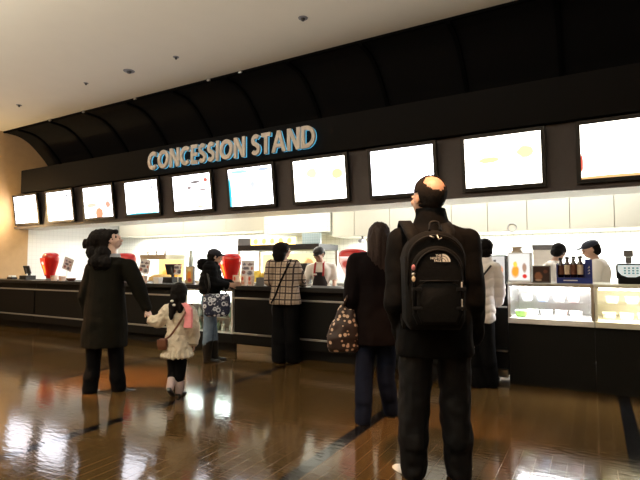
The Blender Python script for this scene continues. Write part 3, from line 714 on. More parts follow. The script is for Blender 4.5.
# right side: things standing on the display cases and behind
TOPC = 1.068
def drinks_machine(px, Y, w, h, lab, pm, frame, z=TOPC, lid=False):
    p = AT(px, 283, Y); t = thing('drink_machine', lab, 'drink machine', (p.x, Y, z), 0)
    bm = NB(); box(bm, -w/2, w/2, .0, .22, 0, h, .006); obj('housing', bm, frame, t)
    bm = NB(); box(bm, -w/2+.012, w/2-.012, -.008, -.001, .025, h-.015); obj('front_picture', bm, pm, t)
    if lid:
        bm = NB(); box(bm, -w*.34, w*.1, .02, .16, h, h+.02); box(bm, -w*.30, w*.06, .03, .15, h+.02, h+.05, .004); box(bm, -w*.34, w*.10, .02, .16, h+.05, h+.065); obj('lid', bm, M['steel'], t)
    return t
drinks_machine(498.5, 5.62, .16, .33, 'tall drink machine with fruit picture beside the white jacket', picture('juice1', (.75, .72, .68, 1), [(.02, .16, .03, .05, (.9, .4, .2, 1)), (.03, .08, .03, .03, (.5, .1, .08, 1))], 1.0), M['black'], 1.041)
drinks_machine(519.5, 5.66, .235, .33, 'white juice machine with large orange picture standing on the display case', picture('juice2', (1.0, .98, .92, 1), [(-.04, .12, .035, .06, (1.1, .42, .03, 1)), (-.04, .2, .02, .03, (1.1, .8, .1, 1)), (.055, .07, .022, .022, (.8, .03, .02, 1)), (.055, .16, .02, .05, (.5, .3, .2, 1))], 1.0), M['white'], TOPC, True)
poster_frame(541.5, 5.70, .18, .185, 'small dark chocolate poster on the display case between juice and blue stand', picture('choc', (.035, .012, .008, 1), [(-.03, .07, .035, .04, (.35, .14, .07, 1)), (.04, .12, .02, .02, (.16, .05, .03, 1)), (-.03, .03, .03, .01, (.5, .35, .25, 1))], lit=False, warp=25), TOPC-CT)
# pale machine at back with grey top
p = AT(543, 280, 7.2); t = thing('ice_machine', 'pale upright machine with grey top behind the chocolate poster', 'machine', (p.x, 7.2, 0))
bm = NB(); box(bm, -.12, .16, 0, .4, 0, 1.47, .01); obj('housing', bm, M['white'], t)
bm = NB(); box(bm, -.13, .17, -.01, .4, 1.472, 1.54, .01); obj('top', bm, M['grey'], t)
# blue stand with bottles
p = AT(574.5, 283, 5.66); t = thing('bottle_display', 'blue bottle display stand on the display case in front of the two workers', 'display stand', (p.x, 5.64, TOPC))
bm = NB(); box(bm, -.165, .165, .0, .14, 0, .06, .004); box(bm, -.165, .165, .11, .14, .06, .21, .004); box(bm, -.165, -.155, 0, .14, .06, .20); box(bm, .10, .165, 0, .14, .06, .25, .004)
obj('stand', bm, M['bluebox'], t)
bm = NB(); box(bm, -.10, .03, -.004, -.0005, .026, .036); obj('white_line', bm, M['paperwhite'], t)
bm = NB()
for i, zz in enumerate((.10, .13, .16)): tube(bm, [(.125, -.004, zz), (.142, -.004, zz+.006), (.135, -.004, zz+.02)], .004, 6)
obj('white_lettering', bm, M['paperwhite'], t)
for i, (dx, hh) in enumerate(((-.125, .20), (-.065, .21), (-.005, .215), (.055, .215))):
    bm = NB(); rings(bm, [(0, 0, 0, .028, .028), (0, 0, hh*.66, .028, .028), (0, 0, hh*.80, .015, .015), (0, 0, hh*.9, .015, .015)], 14)
    o = obj('syrup_bottle', bm, M['bottle'], smooth=True); o.location = (p.x+dx, 5.64+.05, TOPC+.061)
    bm = NB(); cyl(bm, (0, 0, hh*.15), (0, 0, hh*.62), .0288, .0288, 16); obj('bottle_label', bm, M['ivory' if i % 2 else 'brownleather'], o)
    bm = NB(); cyl(bm, (0, 0, hh*.905), (0, 0, hh*1.04), .021, .021, 12); obj('bottle_cap', bm, M['black'], o)
    tag(o, 'dark brown bottle on the blue stand, %s' % ('leftmost', 'second from the left', 'third from the left', 'rightmost, by the white lettering')[i], 'bottle', 'bottles on the blue stand')
# terminal at right edge
p = AT(630, 283, 5.70); t = thing('order_terminal', 'dark order terminal with pale rounded keypad at the right photo edge', 'terminal', (p.x, 5.70, TOPC))
bm = NB(); box(bm, -.10, .13, 0, .10, 0, .06, .01); box(bm, -.115, .145, -.005, .05, .05, .205, .02); obj('housing', bm, M['navycloth'], t)
bm = NB(); prism(bm, [(-.10, .19), (.13, .19), (.13, .13), (.10, .09), (.05, .07), (-.02, .07), (-.07, .09), (-.10, .13)], -.012, -.0055); obj('keypad', bm, mat('keypad', (.7, .8, .85), .4, emit=(.7, .85, .9, 1), es=.5), t)
bm = NB()
for r in range(3):
    for c in range(4): box(bm, -.05+.035*c, -.03+.035*c, -.0155, -.0125, .10+.026*r, .116+.026*r)
obj('keys', bm, mat('keys', (.25, .4, .42), .5), t)
bm = NB(); box(bm, -.03, .02, .0, .03, .206, .27, .004); box(bm, -.045, .035, -.01, .04, .271, .34, .01); obj('customer_display', bm, M['grey'], t)

# ------------------------------------------------------------------ wall sconce just past the left edge of the photo
t = thing('wall_sconce', 'warm wall lamp on the tan wall at the far left', 'lamp', (XL, 5.35, 2.15))
bm = NB(); box(bm, .001, .02, -.05, .05, -.09, .09, .004); obj('back_plate', bm, M['steel'], t)
bm = NB(); rings(bm, [(.09, 0, -.10, .05, .05), (.09, 0, .10, .065, .065)], 20); obj('shade', bm, mat('shade', (.9, .7, .4), .5, emit=(1, .75, .4, 1), es=6), t)
bm = NB(); cyl(bm, (.015, 0, 0), (.06, 0, 0), .012); obj('arm', bm, M['steel'], t)

# ------------------------------------------------------------------ PEOPLE
def V3(*a): return Vector(a)
def hand(bm, wr, d, up, h, side, curl=.35):
    """wr wrist, d direction of the hand, up = back-of-hand normal, side = thumb side sign"""
    d = Vector(d).normalized(); n = Vector(up); n = (n-d*n.dot(d)).normalized(); s = d.cross(n)*side
    k = h/1.7
    cap(bm, wr, wr+d*.03*k, .020*k, .024*k, 10)
    R = Matrix((s, d, n)).transposed()
    ell(bm, wr+d*.060*k, (.040*k, .048*k, .015*k), R, 14)
    for i, (off, ln) in enumerate(((.030, .072), (.010, .082), (-.010, .076), (-.029, .060))):
        b = wr+d*.095*k+s*off*k; ln *= k; dd = d
        for j, f in enumerate((.45, .32, .25)):
            e = b+dd*ln*f; cap(bm, b, e, (.0092-.001*j)*k, (.0085-.001*j)*k, 8)
            b = e; dd = (dd-n*curl*(1.0+.4*j)).normalized()
    b = wr+d*.03*k+s*.030*k; e = b+(d*.7+s*.75-n*.15).normalized()*.038*k; cap(bm, b, e, .013*k, .011*k, 8)
    cap(bm, e, e+(d*.9+s*.25-n*.25).normalized()*.030*k, .0105*k, .009*k, 8)
DEF = dict(hipL=(-.052, 0, .50), hipR=(.052, 0, .50), kneeL=(-.056, .012, .275), kneeR=(.056, .012, .275), ankL=(-.058, -.012, .045), ankR=(.058, -.012, .045),
           footL=0, footR=0, shL=(-.105, 0, .805), shR=(.105, 0, .805), elL=(-.128, -.018, .635), elR=(.128, -.018, .635), wrL=(-.125, .035, .49), wrR=(.125, .035, .49),
           neck=(0, -.008, .845), head=(0, .008, .928), hyaw=0, hpitch=0, hroll=0, lean=0, pelvis=(0, 0, .50), chest=(0, 0, .74), curl=.35, hdL=None, hdR=None)
class Person:
    def __init__(s, label, loc, rz, h, pose=None, skin='skin', kids=1.0):
        s.h = h; s.P = dict(DEF); s.P.update(pose or {}); s.skin = M[skin]
        s.root = thing('person', label, 'person', (loc[0], loc[1], 0), rz)
        s.kid = kids
    def p(s, k): return Vector(s.P[k])*s.h
    def headR(s): return Euler((s.P['hpitch'], s.P['hroll'], s.P['hyaw']), 'ZYX').to_matrix() if False else (Matrix.Rotation(s.P['hyaw'], 3, 'Z') @ Matrix.Rotation(s.P['hpitch'], 3, 'X') @ Matrix.Rotation(s.P['hroll'], 3, 'Y'))
    def torso(s, bm, off=0, z0=.47, hem=None, wide=1.0, n=22):
        h = s.h; pv, ch, nk = Vector(s.P['pelvis']), Vector(s.P['chest']), Vector(s.P['neck'])
        def cen(z):
            t = min(max((z-.50)/(.74-.50), 0), 1)
            c = pv.lerp(ch, t)
            if z > .74:
                c = ch.lerp(Vector((nk.x, nk.y, nk.z)), min((z-.74)/.105, 1))
            elif z < .5: c = Vector((pv.x, pv.y, pv.z+z-.5))
            return c
        R = [(.47, .080, .060), (.52, .090, .064), (.57, .080, .055), (.62, .073, .049), (.68, .080, .055), (.74, .092, .062), (.79, .092, .056), (.82, .070, .046), (.84, .040, .036)]
        rs = []
        if hem:
            for z, a, b in hem: c = cen(z); rs.append((c.x*h, c.y*h, c.z*h, a*h, b*h))
            R = [r for r in R if r[0] > hem[-1][0]+.02]
        for z, a, b in R:
            c = cen(z); rs.append((c.x*h, c.y*h, c.z*h, (a*wide)*h+off, b*h+off))
        rings(bm, rs, n, 2.3)
        for k in ('shL', 'shR'):
            cap(bm, Vector(s.P['neck'])*h+Vector((0, 0, -.022*h)), s.p(k), .030*h+off*.8, .033*h+off*.8)
    def arm(s, bm, side, r=(.028, .024, .016), off=0, toW=1.0):
        h = s.h; a, b, c = s.p('sh'+side), s.p('el'+side), s.p('wr'+side); c = b.lerp(c, toW)
        cap(bm, a, b, r[0]*h+off, r[1]*h+off); cap(bm, b, c, r[1]*h+off, r[2]*h+off)
    def leg(s, bm, side, r=(.050, .034, .022), off=0, z_end=None):
        h = s.h; a, b, c = s.p('hip'+side), s.p('knee'+side), s.p('ank'+side)
        if z_end is not None: c = b.lerp(c, z_end)
        cap(bm, a, b, r[0]*h+off, r[1]*h+off); cap(bm, b, b.lerp(c, .45)+Vector((0, -.006*h, 0)), r[1]*h+off, (r[1]*.55+r[2]*.5)*h+off); cap(bm, b.lerp(c, .35), c, (r[1]*.6+r[2]*.42)*h+off, r[2]*h+off)
    def headshape(s, bm):
        h = s.h*s.kid; R = s.headR(); c = s.p('head')
        def E(p, r): ell(bm, c+R @ (Vector(p)*h), (r[0]*h, r[1]*h, r[2]*h), R, 20)
        E((0, -.010, .018), (.045, .056, .050)); E((0, .014, -.012), (.037, .040, .050)); E((0, .022, -.040), (.022, .026, .020))
        E((0, .050, .012), (.028, .010, .008))
        cap(bm, c+R @ (Vector((0, .050, .006))*h), c+R @ (Vector((0, .062, -.014))*h), .0045*h, .0075*h, 10)
        E((0, .048, -.032), (.016, .010, .006))
        for a in (-1, 1):
            E((a*.044, -.004, -.004), (.005, .011, .018)); E((a*.022, .040, -.008), (.014, .010, .012))
    def body(s, hands='LR', feet=False):
        h = s.h; bm = NB(); s.torso(bm); s.headshape(bm)
        cap(bm, Vector(s.P['neck'])*h-Vector((0, 0, .02*h)), s.p('head')+Vector((0, -.006*h, -.03*h)), .034*h, .030*h)
        for k in 'LR':
            s.arm(bm, k); s.leg(bm, k)
            ank = s.p('ank'+k); yv = s.P['foot'+k]; fd = Vector((-math.sin(yv), math.cos(yv), -.12))
            if feet: cap(bm, ank+Vector((0, 0, -.012*h)), ank+fd*.095*h+Vector((0, 0, -.014*h)), .020*h, .014*h)
            wr = s.p('wr'+k); d = Vector(s.P['hd'+k]) if s.P['hd'+k] else (wr-s.p('el'+k)).normalized()
            out = Vector((-1 if k == 'L' else 1, 0, 0))
            hand(bm, wr, d, out, h, -1 if k == 'L' else 1, s.P['curl'])
        o = soft('body', bm, s.skin, s.root, .0075, 2)
        R = s.headR(); c = s.p('head'); hh = h*s.kid
        for a in (-1, 1):
            bm = NB(); ell(bm, c+R @ (Vector((a*.018, .0495, -.001))*hh), (.0075*hh, .004*hh, .0035*hh), R, 10); obj('eye', bm, M['eye'], s.root, True)
        bm = NB(); ell(bm, c+R @ (Vector((0, .0555, -.033))*hh), (.012*hh, .004*hh, .0035*hh), R, 10); obj('mouth', bm, M['lip'], s.root, True)
        return o
    def H(s, p):
        """head-space to body-space"""
        return s.p('head')+s.headR() @ (Vector(p)*s.h*s.kid)
    def hair(s, fn, m='hair', name='hair', vox=.008, disp=None, sm=5):
        bm = NB(); fn(bm); 
        if disp is None:
            disp = lambda co, n: .004*noise.noise(Vector((co.x*60, co.y*60, co.z*9)))+.003*noise.noise(co*30)
        return soft(name, bm, M[m], s.root, vox, sm, disp)
    def HE(s, bm, p, r, n=18):
        R = s.headR(); k = s.h*s.kid; ell(bm, s.H(p), (r[0]*k, r[1]*k, r[2]*k), R, n)
    def shoes(s, m, boot=0, r=.026, name='shoe', lift=.0):
        h = s.h
        for k in 'LR':
            ank = s.p('ank'+k); yv = s.P['foot'+k]; fd = Vector((-math.sin(yv), math.cos(yv), 0)); sd = Vector((fd.y, -fd.x, 0))
            gz = ank.z-.045*h
            pit = s.P.get('pit'+k, 0)
            bm = NB(); rs = []
            R = Matrix.Rotation(yv, 3, 'Z') @ Matrix.Rotation(pit, 3, 'X')
            piv = ank
            for (y, w, zt) in ((-.034, .012, .020), (-.030, .020, .045), (-.01, .024, .055), (.03, .022, .046), (.06, .027, .032), (.09, .027, .028), (.108, .020, .022), (.116, .010, .014)):
                rs.append((y, w, zt))
            prev = None
            n = 14
            for (y, w, zt) in rs:
                cur = []
                for i in range(n):
                    t = 2*PI*i/n; cx_, sz = math.cos(t), math.sin(t)
                    q = Vector((w*cx_*h*1.05, y*h, (zt/2+zt/2*sz)*h-.044*h))
                    q.z = max(q.z, -.0445*h)
                    cur.append(bm.verts.new(piv+R @ q))
                if prev:
                    for i in range(n): bm.faces.new((prev[i], prev[(i+1) % n], cur[(i+1) % n], cur[i]))
                else: bm.faces.new(cur[::-1])
                prev = cur
            bm.faces.new(prev)
            if boot:
                a = ank; b = s.p('knee'+k); cap(bm, a, a.lerp(b, boot), r*h, r*h*1.25)
                soft('boot', bm, M[m], s.root, .008, 2)
            else: soft(name, bm, M[m], s.root, .006, 1)
    def trousers(s, m, r=(.058, .045, .036), z_end=.93, amp=.005, name='trousers', seed=0, vox=.010):
        bm = NB(); s.torso_hip(bm)
        for k in 'LR': s.leg(bm, k, r, 0, z_end)
        o = soft(name, bm, M[m], s.root, vox, 2, folds(amp, 5, 7, seed))
        if z_end > .9:                                              # straight hems just above the shoe soles
            aL, aR = s.p('ankL'), s.p('ankR')
            for v in o.data.vertices:
                a = aL if (v.co.xy-aL.xy).length < (v.co.xy-aR.xy).length else aR
                v.co.z = max(v.co.z, a.z-.030*s.h)
        return o
    def torso_hip(s, bm):
        h = s.h; c = Vector(s.P['pelvis'])*h
        rings(bm, [(c.x, c.y, c.z-.045*h, .080*h, .064*h), (c.x, c.y, c.z+.01*h, .098*h, .072*h), (c.x, c.y, c.z+.06*h, .092*h, .064*h)], 22, 2.3)
    def top(s, m, off=.02, hem=None, wide=1.05, sl=(.034, .031, .026), toW=.97, disp=None, name='coat', collar=None, hood=None, vox=.010, extra=None):
        bm = NB(); s.torso(bm, off, hem=hem, wide=wide)
        for k in 'LR': s.arm(bm, k, sl, off*.35, toW)
        h = s.h
        if collar:
            n = Vector(s.P['neck'])*h; rings(bm, [(n.x, n.y, n.z-.03*h, .055*h, .05*h), (n.x, n.y+.002*h, n.z+collar*h*.5, .046*h, .046*h), (n.x, n.y+.004*h, n.z+collar*h, .043*h, .044*h)], 20)
        if extra: extra(bm)
        return soft(name, bm, M[m], s.root, vox, 2, disp or folds())

def rel(px, py, depth_pt, root_loc, rz, h):
    """local body coords (normalised) of the point seen at px,py on the vertical plane facing the camera through depth_pt"""
    d = ray(px, py); fw = Vector((FW.x, FW.y, 0)).normalized()
    t = (Vector((depth_pt[0], depth_pt[1], 0)).dot(fw))/d.dot(fw)
    q = Vector((0, 0, EYE))+d*t-Vector((root_loc[0], root_loc[1], 0))
    return (Matrix.Rotation(-rz, 3, 'Z') @ q)/h
def bring(px, py, loc, rz, h, fwd=0.0):
    """same, shifted fwd metres away from the camera along the floor"""
    f = Vector((FW.x, FW.y, 0)).normalized()*fwd
    return tuple(rel(px, py, (loc[0]+f.x, loc[1]+f.y), loc, rz, h))
PEOPLE = {}
FY = YAW
def mk(label, px, py, rz, h, ptsfn, **kw):
    g = GP(px, py); loc = (g.x, g.y)
    B = lambda x, y, f=0.0: bring(x, y, loc, rz, h, f)
    return Person(label, loc, rz, h, ptsfn(B), **kw), B
def strap(root_name_parent, pts, nrm, w, t, m, name='strap'):
    bm = NB(); pp = spline(pts, 5); nn = spline(nrm, 5); ribbon(bm, pp, nn, w, t); return obj(name, bm, M[m], root_name_parent, True)
def carried(name, label, cat, person, m=None):
    return thing(name, label, cat, tuple(person.root.location), person.root.rotation_euler.z)

# --- bald man with the backpack
P, B = mk('person in a black jacket standing nearest the camera, bald crown, seen from behind', 436, 477, .50, 1.77, lambda B: dict(
    hipL=(-.058, 0, .49), hipR=(.062, 0, .49), kneeL=B(414, 416), kneeR=B(456, 416), ankL=B(414, 469), ankR=B(459, 469), footL=.45, footR=-.5, shL=(-.112, 0, .788), shR=(.112, 0, .788),
    elL=B(397, 302, -.02), elR=B(473, 302, -.02), wrL=B(404, 335, .16), wrR=B(472, 335, .16), head=tuple(Vector(B(428, 199))), hyaw=.42, hpitch=-.02, neck=(-.005, 0, .845)), kids=1.12)
MAN = P
P.body(); P.shoes('shoe_grey'); P.trousers('navycloth', (.060, .052, .046), 1.0, .012, seed=2)
P.top('blackcloth', .030, hem=[(.405, .128, .092), (.43, .130, .094), (.50, .126, .092), (.58, .120, .088), (.66, .118, .084)], wide=1.10, sl=(.043, .040, .034), name='jacket', disp=folds(.010, 4, 6, 3), vox=.011,
    extra=lambda bm: rings(bm, [(P.p('neck').x, P.p('neck').y, P.p('neck').z-.03*P.h, .075*P.h, .062*P.h), (P.p('neck').x, P.p('neck').y, P.p('neck').z+.012*P.h, .060*P.h, .054*P.h), (P.p('neck').x, P.p('neck').y+.004*P.h, P.p('neck').z+.062*P.h, .052*P.h, .053*P.h)], 22))
def shell(p, name, material, keep, c=(0, -.010, .018), r=(.048, .060, .054), low=-.045):
    bm = NB(); q = bmesh.ops.create_uvsphere(bm, u_segments=72, v_segments=48, radius=1)
    for v in list(bm.verts):
        u = v.co.copy(); l = Vector((c[0]+u.x*r[0], c[1]+u.y*r[1], c[2]+u.z*r[2]))
        if u.z < 0 and u.y < .3: l.z = c[2]+u.z*(c[2]-low); l.x *= 1-.12*abs(u.z); 
        if not keep(u, l): bm.verts.remove(v); continue
        v.co = p.H(tuple(l))
    R_ = p.headR(); g = bmesh.ops.solidify(bm, geom=bm.faces[:], thickness=.006)
    bmesh.ops.recalc_face_normals(bm, faces=bm.faces); bm.normal_update()
    for v in bm.verts: v.co += v.normal*.003*noise.noise(Vector((v.co.x*90, v.co.y*90, v.co.z*20)))
    return obj(name, bm, material, p.root, True)
crown = Vector((-.22, -.74, .62)).normalized()
shell(P, 'hair', mat('hair_thin', (.016, .013, .012), .8, var=.5, scale=70, bump=.4, spec=.1), lambda u, l: u.angle(crown) > .68+.10*noise.noise(u*6)+.08*noise.noise(u*16) and not (u.y > .35+.3*max(u.z, 0)*0 and u.z < .62) and not (abs(u.x) > .80 and u.z < -.05 and u.y > -.05) and not (u.z < -.86))
# backpack
t = carried('backpack', 'large black daypack with white dome logo on the back of the bald man', 'backpack', P)
h = P.h
c = Vector(bring(432, 283, P.root.location, .50, 1, -.22)); zt = rel(432, 231, Vector(P.root.location)-Vector((FW.x, FW.y, 0))*.22, P.root.location, .50, 1).z; zb = rel(432, 329, Vector(P.root.location)-Vector((FW.x, FW.y, 0))*.22, P.root.location, .50, 1).z
cx, hh = c.x, zt-zb
def packlayer(y0, y1, w, z0, z1, top, bev):
    """rounded-arch slab facing -y"""
    bm = NB(); pts = []
    for i in range(17):
        a = PI*i/16; pts.append((cx+w*math.cos(a)*(1 if abs(math.cos(a)) < .99 else 1), z1-top+top*math.sin(a)))
    pts += [(cx-w*.97, z0+.05), (cx-w*.80, z0), (cx+w*.80, z0), (cx+w*.97, z0+.05)]
    prism(bm, pts, y0, y1)
    es = [e for e in bm.edges if abs(e.verts[0].co.y-e.verts[1].co.y) < 1e-5]
    bmesh.ops.bevel(bm, geom=es, offset=bev, segments=3, affect='EDGES', profile=.6)
    return bm
M['packcloth'] = mat('packcloth', (.002, .002, .0024), .8, var=.3, scale=50, bump=.3, spec=.2)
M['packtrim'] = mat('packtrim', (.006, .006, .007), .6, spec=.25)
bm = packlayer(-.33, -.13, .165, zb+.005, zt, .15, .04); me = obj('main_compartment', bm, M['packcloth'], t, True)
bm = packlayer(-.375, -.325, .135, zb+.04, zt-.09, .12, .02); obj('front_panel', bm, M['packcloth'], t, True)
bm = packlayer(-.395, -.37, .115, zb+.05, zt-.27, .05, .012); obj('front_pocket', bm, M['packcloth'], t, True)
# zips, daisy chain, cords
for w, z1, y, zz0 in ((.150, zt-.03, -.338, zt-.30), (.122, zt-.11, -.379, zb+.12)):
    bm = NB(); top = .13
    pts = [(cx+w, y, zz0)]+[(cx+w*math.cos(PI*i/16), y, z1-top+top*math.sin(PI*i/16)) for i in range(17)]+[(cx-w, y, zz0)]
    tube(bm, pts, .005, 6); obj('zip', bm, M['packtrim'], t, True)
bm = NB(); tube(bm, [(cx-.10, -.399, zt-.275), (cx+.10, -.399, zt-.275)], .004, 6); obj('zip', bm, M['packtrim'], t, True)
for a in (-1, 1):
    bm = NB(); pz = [(cx+a*.125, -.37, zb+.10), (cx+a*.135, -.365, zb+.2), (cx+a*.13, -.365, zb+.30)]; tube(bm, spline(pz, 5), .008, 6, .4); obj('compression_strap', bm, M['packtrim'], t, True)
for dz in (.12, .22):
    for a in (-1, 1):
        bm = NB(); box(bm, cx+a*.115-.025, cx+a*.115+.025, -.40, -.392, zb+dz, zb+dz+.018, .003); obj('buckle', bm, M['packtrim'], t)
bm = NB()
for dz in (.06, .15, .18): box(bm, cx+.118, cx+.126, -.384, -.378, zt-.33-dz+.08, zt-.30-dz+.08, .002)
obj('glint_tabs', bm, M['paperwhite'], t)  # tabs coloured white to paint in the glints on the pack
# small charms on the left zip
for i, (z, m_) in enumerate(((zt-.205, 'pink'), (zt-.24, 'steel'), (zt-.265, 'ivory'))):
    bm = NB(); ell(bm, (cx-.133, -.395, z), (.010, .008, .016 if i != 1 else .009)); obj('charm', bm, M[m_], t, True)
bm = NB(); tube(bm, spline([(cx-.03, -.31, zt-.005), (cx-.02, -.30, zt+.04), (cx+.02, -.30, zt+.04), (cx+.03, -.31, zt-.005)], 5), .007, 8); obj('grab_loop', bm, M['packtrim'], t, True)
bm = NB(); tube(bm, [(cx-.035, -.342, zt-.035), (cx-.012, -.348, zt-.045)], .004, 6); tube(bm, [(cx+.004, -.345, zt-.03), (cx+.012, -.348, zt-.055), (cx+.028, -.348, zt-.045)], .004, 6); obj('zip_puller', bm, M['trim'], t, True)
# logo: quarter dome with two arcs and three stacked words
lz = zt-.175; ly = -.3765; lx = cx+.020
bm = NB()
def dome(r0, r1, x0, n=12):
    pts = [(x0+r1*math.cos(PI/2*i/n), lz+r1*math.sin(PI/2*i/n)) for i in range(n+1)]+[(x0+r0*math.cos(PI/2*i/n), lz+r0*math.sin(PI/2*i/n)) for i in range(n, -1, -1)]
    for i in range(n):
        j = 2*n+1-i; prism(bm, [pts[i], pts[i+1], pts[j-1], pts[j]], ly-.003, ly)
dome(.0, .016, lx+.003); dome(.019, .029, lx+.003); dome(.032, .042, lx+.003)
obj('logo_dome', bm, M['paperwhite'], t)
def textmesh(name, s, size, loc, m, parent, rot=(PI/2, 0, 0), ext=.001):
    cu = bpy.data.curves.new(name, 'FONT'); cu.body = s; cu.size = size; cu.extrude = ext; cu.align_x = 'RIGHT'; cu.offset = size*.02; cu.resolution_u = 2
    o = bpy.data.objects.new(name, cu); COL.objects.link(o)
    dg = bpy.context.evaluated_depsgraph_get(); dg.update()
    me = bpy.data.meshes.new_from_object(o.evaluated_get(dg), depsgraph=dg); bpy.data.objects.remove(o); bpy.data.curves.remove(cu)
    me.materials.clear(); r = link_mesh(name, me, m, parent); r.location = loc; r.rotation_euler = rot; return r
for i, s_ in enumerate(('THE', 'NORTH', 'FACE')): textmesh('logo_lettering', s_, .0165, (lx-.002, ly-.0015, lz+.028-.014*i), M['paperwhite'], t)
for a, k in ((-1, 'L'), (1, 'R')):
    pts = [(cx+a*.09, -.20, zt-.06), (cx+a*.108, -.17, zt+.00), (cx+a*.115, -.08, P.h*.825+.035), (cx+a*.115, .04, P.h*.825+.045), (cx+a*.125, .145, P.h*.75), (cx+a*.135, .17, P.h*.66), (cx+a*.15, .06, P.h*.56), (cx+a*.14, -.14, P.h*.52)]
    nr = [(0, -.7, .7), (0, -.5, 1), (0, -.2, 1), (0, .3, 1), (0, 1, .3), (0, 1, 0), (a, .5, -.2), (a, -.2, 0)]
    strap(t, pts, nr, .07, .018, 'packcloth', 'shoulder_strap')

# --- long-haired woman with the brown print tote
P, B = mk('person with long brown hair in dark coat and jeans, carrying brown print tote', 377, 421, .45, 1.60, lambda B: dict(
    hipL=(-.05, 0, .50), hipR=(.05, 0, .50), kneeL=B(364, 382, -.02), kneeR=B(386, 380, .05), ankL=B(363, 420, -.05), ankR=B(391, 411, .13), head=B(379, 236.5), hyaw=.05, hpitch=.05,
    elL=B(351, 298, -.02), wrL=B(354, 322, .08), elR=B(398, 300), wrR=B(396, 325, .12)))
P.body(); P.shoes('leather'); P.trousers('denim_dark', (.056, .046, .040), 1.0, .006, seed=5)
P.top('maroon', .018, hem=[(.385, .118, .092), (.42, .118, .092), (.52, .108, .085), (.60, .098, .075)], wide=1.08, sl=(.042, .040, .034), disp=folds(.009, 4, 5, 9), name='coat')
def f(bm):
    k = P.h
    P.HE(bm, (0, -.014, .016), (.056, .064, .060))
    rings(bm, [tuple(P.H((a, b, z)))+(rx*k, ry*k) for a, b, z, rx, ry in ((.004, -.058, -.205, .038, .014), (.004, -.056, -.175, .054, .022), (.002, -.050, -.13, .064, .032), (0, -.042, -.08, .066, .042), (0, -.030, -.035, .062, .052), (0, -.018, .01, .058, .060), (0, -.012, .04, .045, .05))], 28, 2.2)
P.hair(f, 'hairbrown', sm=8, disp=lambda co, n: .007*noise.noise(Vector((co.x*55, co.y*55, co.z*4)))+.004*noise.noise(Vector((co.x*130, co.y*130, co.z*8))))
t = carried('tote_bag', 'slouchy brown tote bag with cream leaf print hanging beside the long-haired woman', 'bag', P)
h = P.h; c = Vector(bring(343, 326, P.root.location, .45, 1, -.02))
bm = NB(); rings(bm, [(c.x, c.y, c.z-.205, .10, .06), (c.x, c.y, c.z-.17, .135, .085), (c.x, c.y, c.z-.08, .135, .10), (c.x+.01, c.y, c.z+.03, .105, .085), (c.x+.03, c.y, c.z+.12, .07, .05), (c.x+.04, c.y, c.z+.165, .05, .02)], 26, 2.3)
soft('bag_body', bm, M['spots'], t, .010, 2, folds(.014, 5, 5, 4))
pts = [(c.x+.0, c.y, c.z+.13), (c.x+.03, c.y-.05, c.z+.23), tuple(Vector(P.p('elL'))+Vector((.01, .0, .06))), (c.x+.11, c.y+.06, c.z+.2), (c.x+.07, c.y+.02, c.z+.13)]
bm = NB(); tube(bm, spline(pts, 6), .010, 8); obj('handle', bm, M['spots'], t, True)

# --- woman in the long olive coat holding the girl's hand
P, B = mk('person in long olive coat and black trousers holding the hand of the girl', 103, 392, .30, 1.63, lambda B: dict(
    hipL=(-.06, 0, .5), hipR=(.06, 0, .5), kneeL=B(93, 368), kneeR=B(117, 368), ankL=B(90, 390, -.03), ankR=B(119, 388, .03), shL=B(94, 268), shR=B(128, 267), elL=B(86, 296), elR=B(139, 290), wrR=B(147, 308), wrL=B(90, 322, .08),
    neck=B(112, 258), head=B(111, 240), hyaw=-.95, hpitch=.16, footL=.1, footR=-.9, hdR=tuple(Vector(B(150, 316))-Vector(B(147, 308)))), skin='skin_pale')
P.body(); P.shoes('leather'); P.trousers('blackcloth', (.056, .043, .045), 1.0, .006, seed=8)
P.top('olive', .020, hem=[(.275, .136, .100), (.30, .137, .101), (.42, .132, .098), (.55, .122, .09), (.66, .115, .08)], wide=1.12, sl=(.048, .043, .030), disp=folds(.010, 3, 4, 1), collar=.012)
def f(bm):
    P.HE(bm, (0, -.018, .018), (.053, .060, .055)); P.HE(bm, (0, -.045, -.012), (.050, .045, .055)); P.HE(bm, (.0, .02, .045), (.040, .030, .020))
    for (x, y, r, fw) in ((99, 239, .095, -.02), (92, 244, .065, -.02), (87, 244, .045, -.02), (94, 252, .075, -.03), (103, 254, .085, -.05), (97, 262, .07, -.11), (105, 263, .065, -.11), (92, 262, .04, -.10)):
        q = Vector(bring(x, y, P.root.location, .30, 1, fw)); ell(bm, q, (r, r, r*1.1))
P.hair(f, sm=14, disp=lambda co, n: .012*noise.noise(Vector((co.x*34, co.y*34, co.z*9+2*math.sin(co.x*20))))+.004*noise.noise(co*60))
bm = NB(); n_ = P.p('neck'); rings(bm, [(n_.x, n_.y, n_.z-.02, .085, .08), (n_.x, n_.y+.01, n_.z+.02, .078, .075), (n_.x, n_.y+.012, n_.z+.045, .068, .066)], 20)
soft('scarf', bm, mat('scarf_grey', (.30, .32, .36), .9, scale=40, bump=.4), P.root, .008, 2)
WOMAN = P

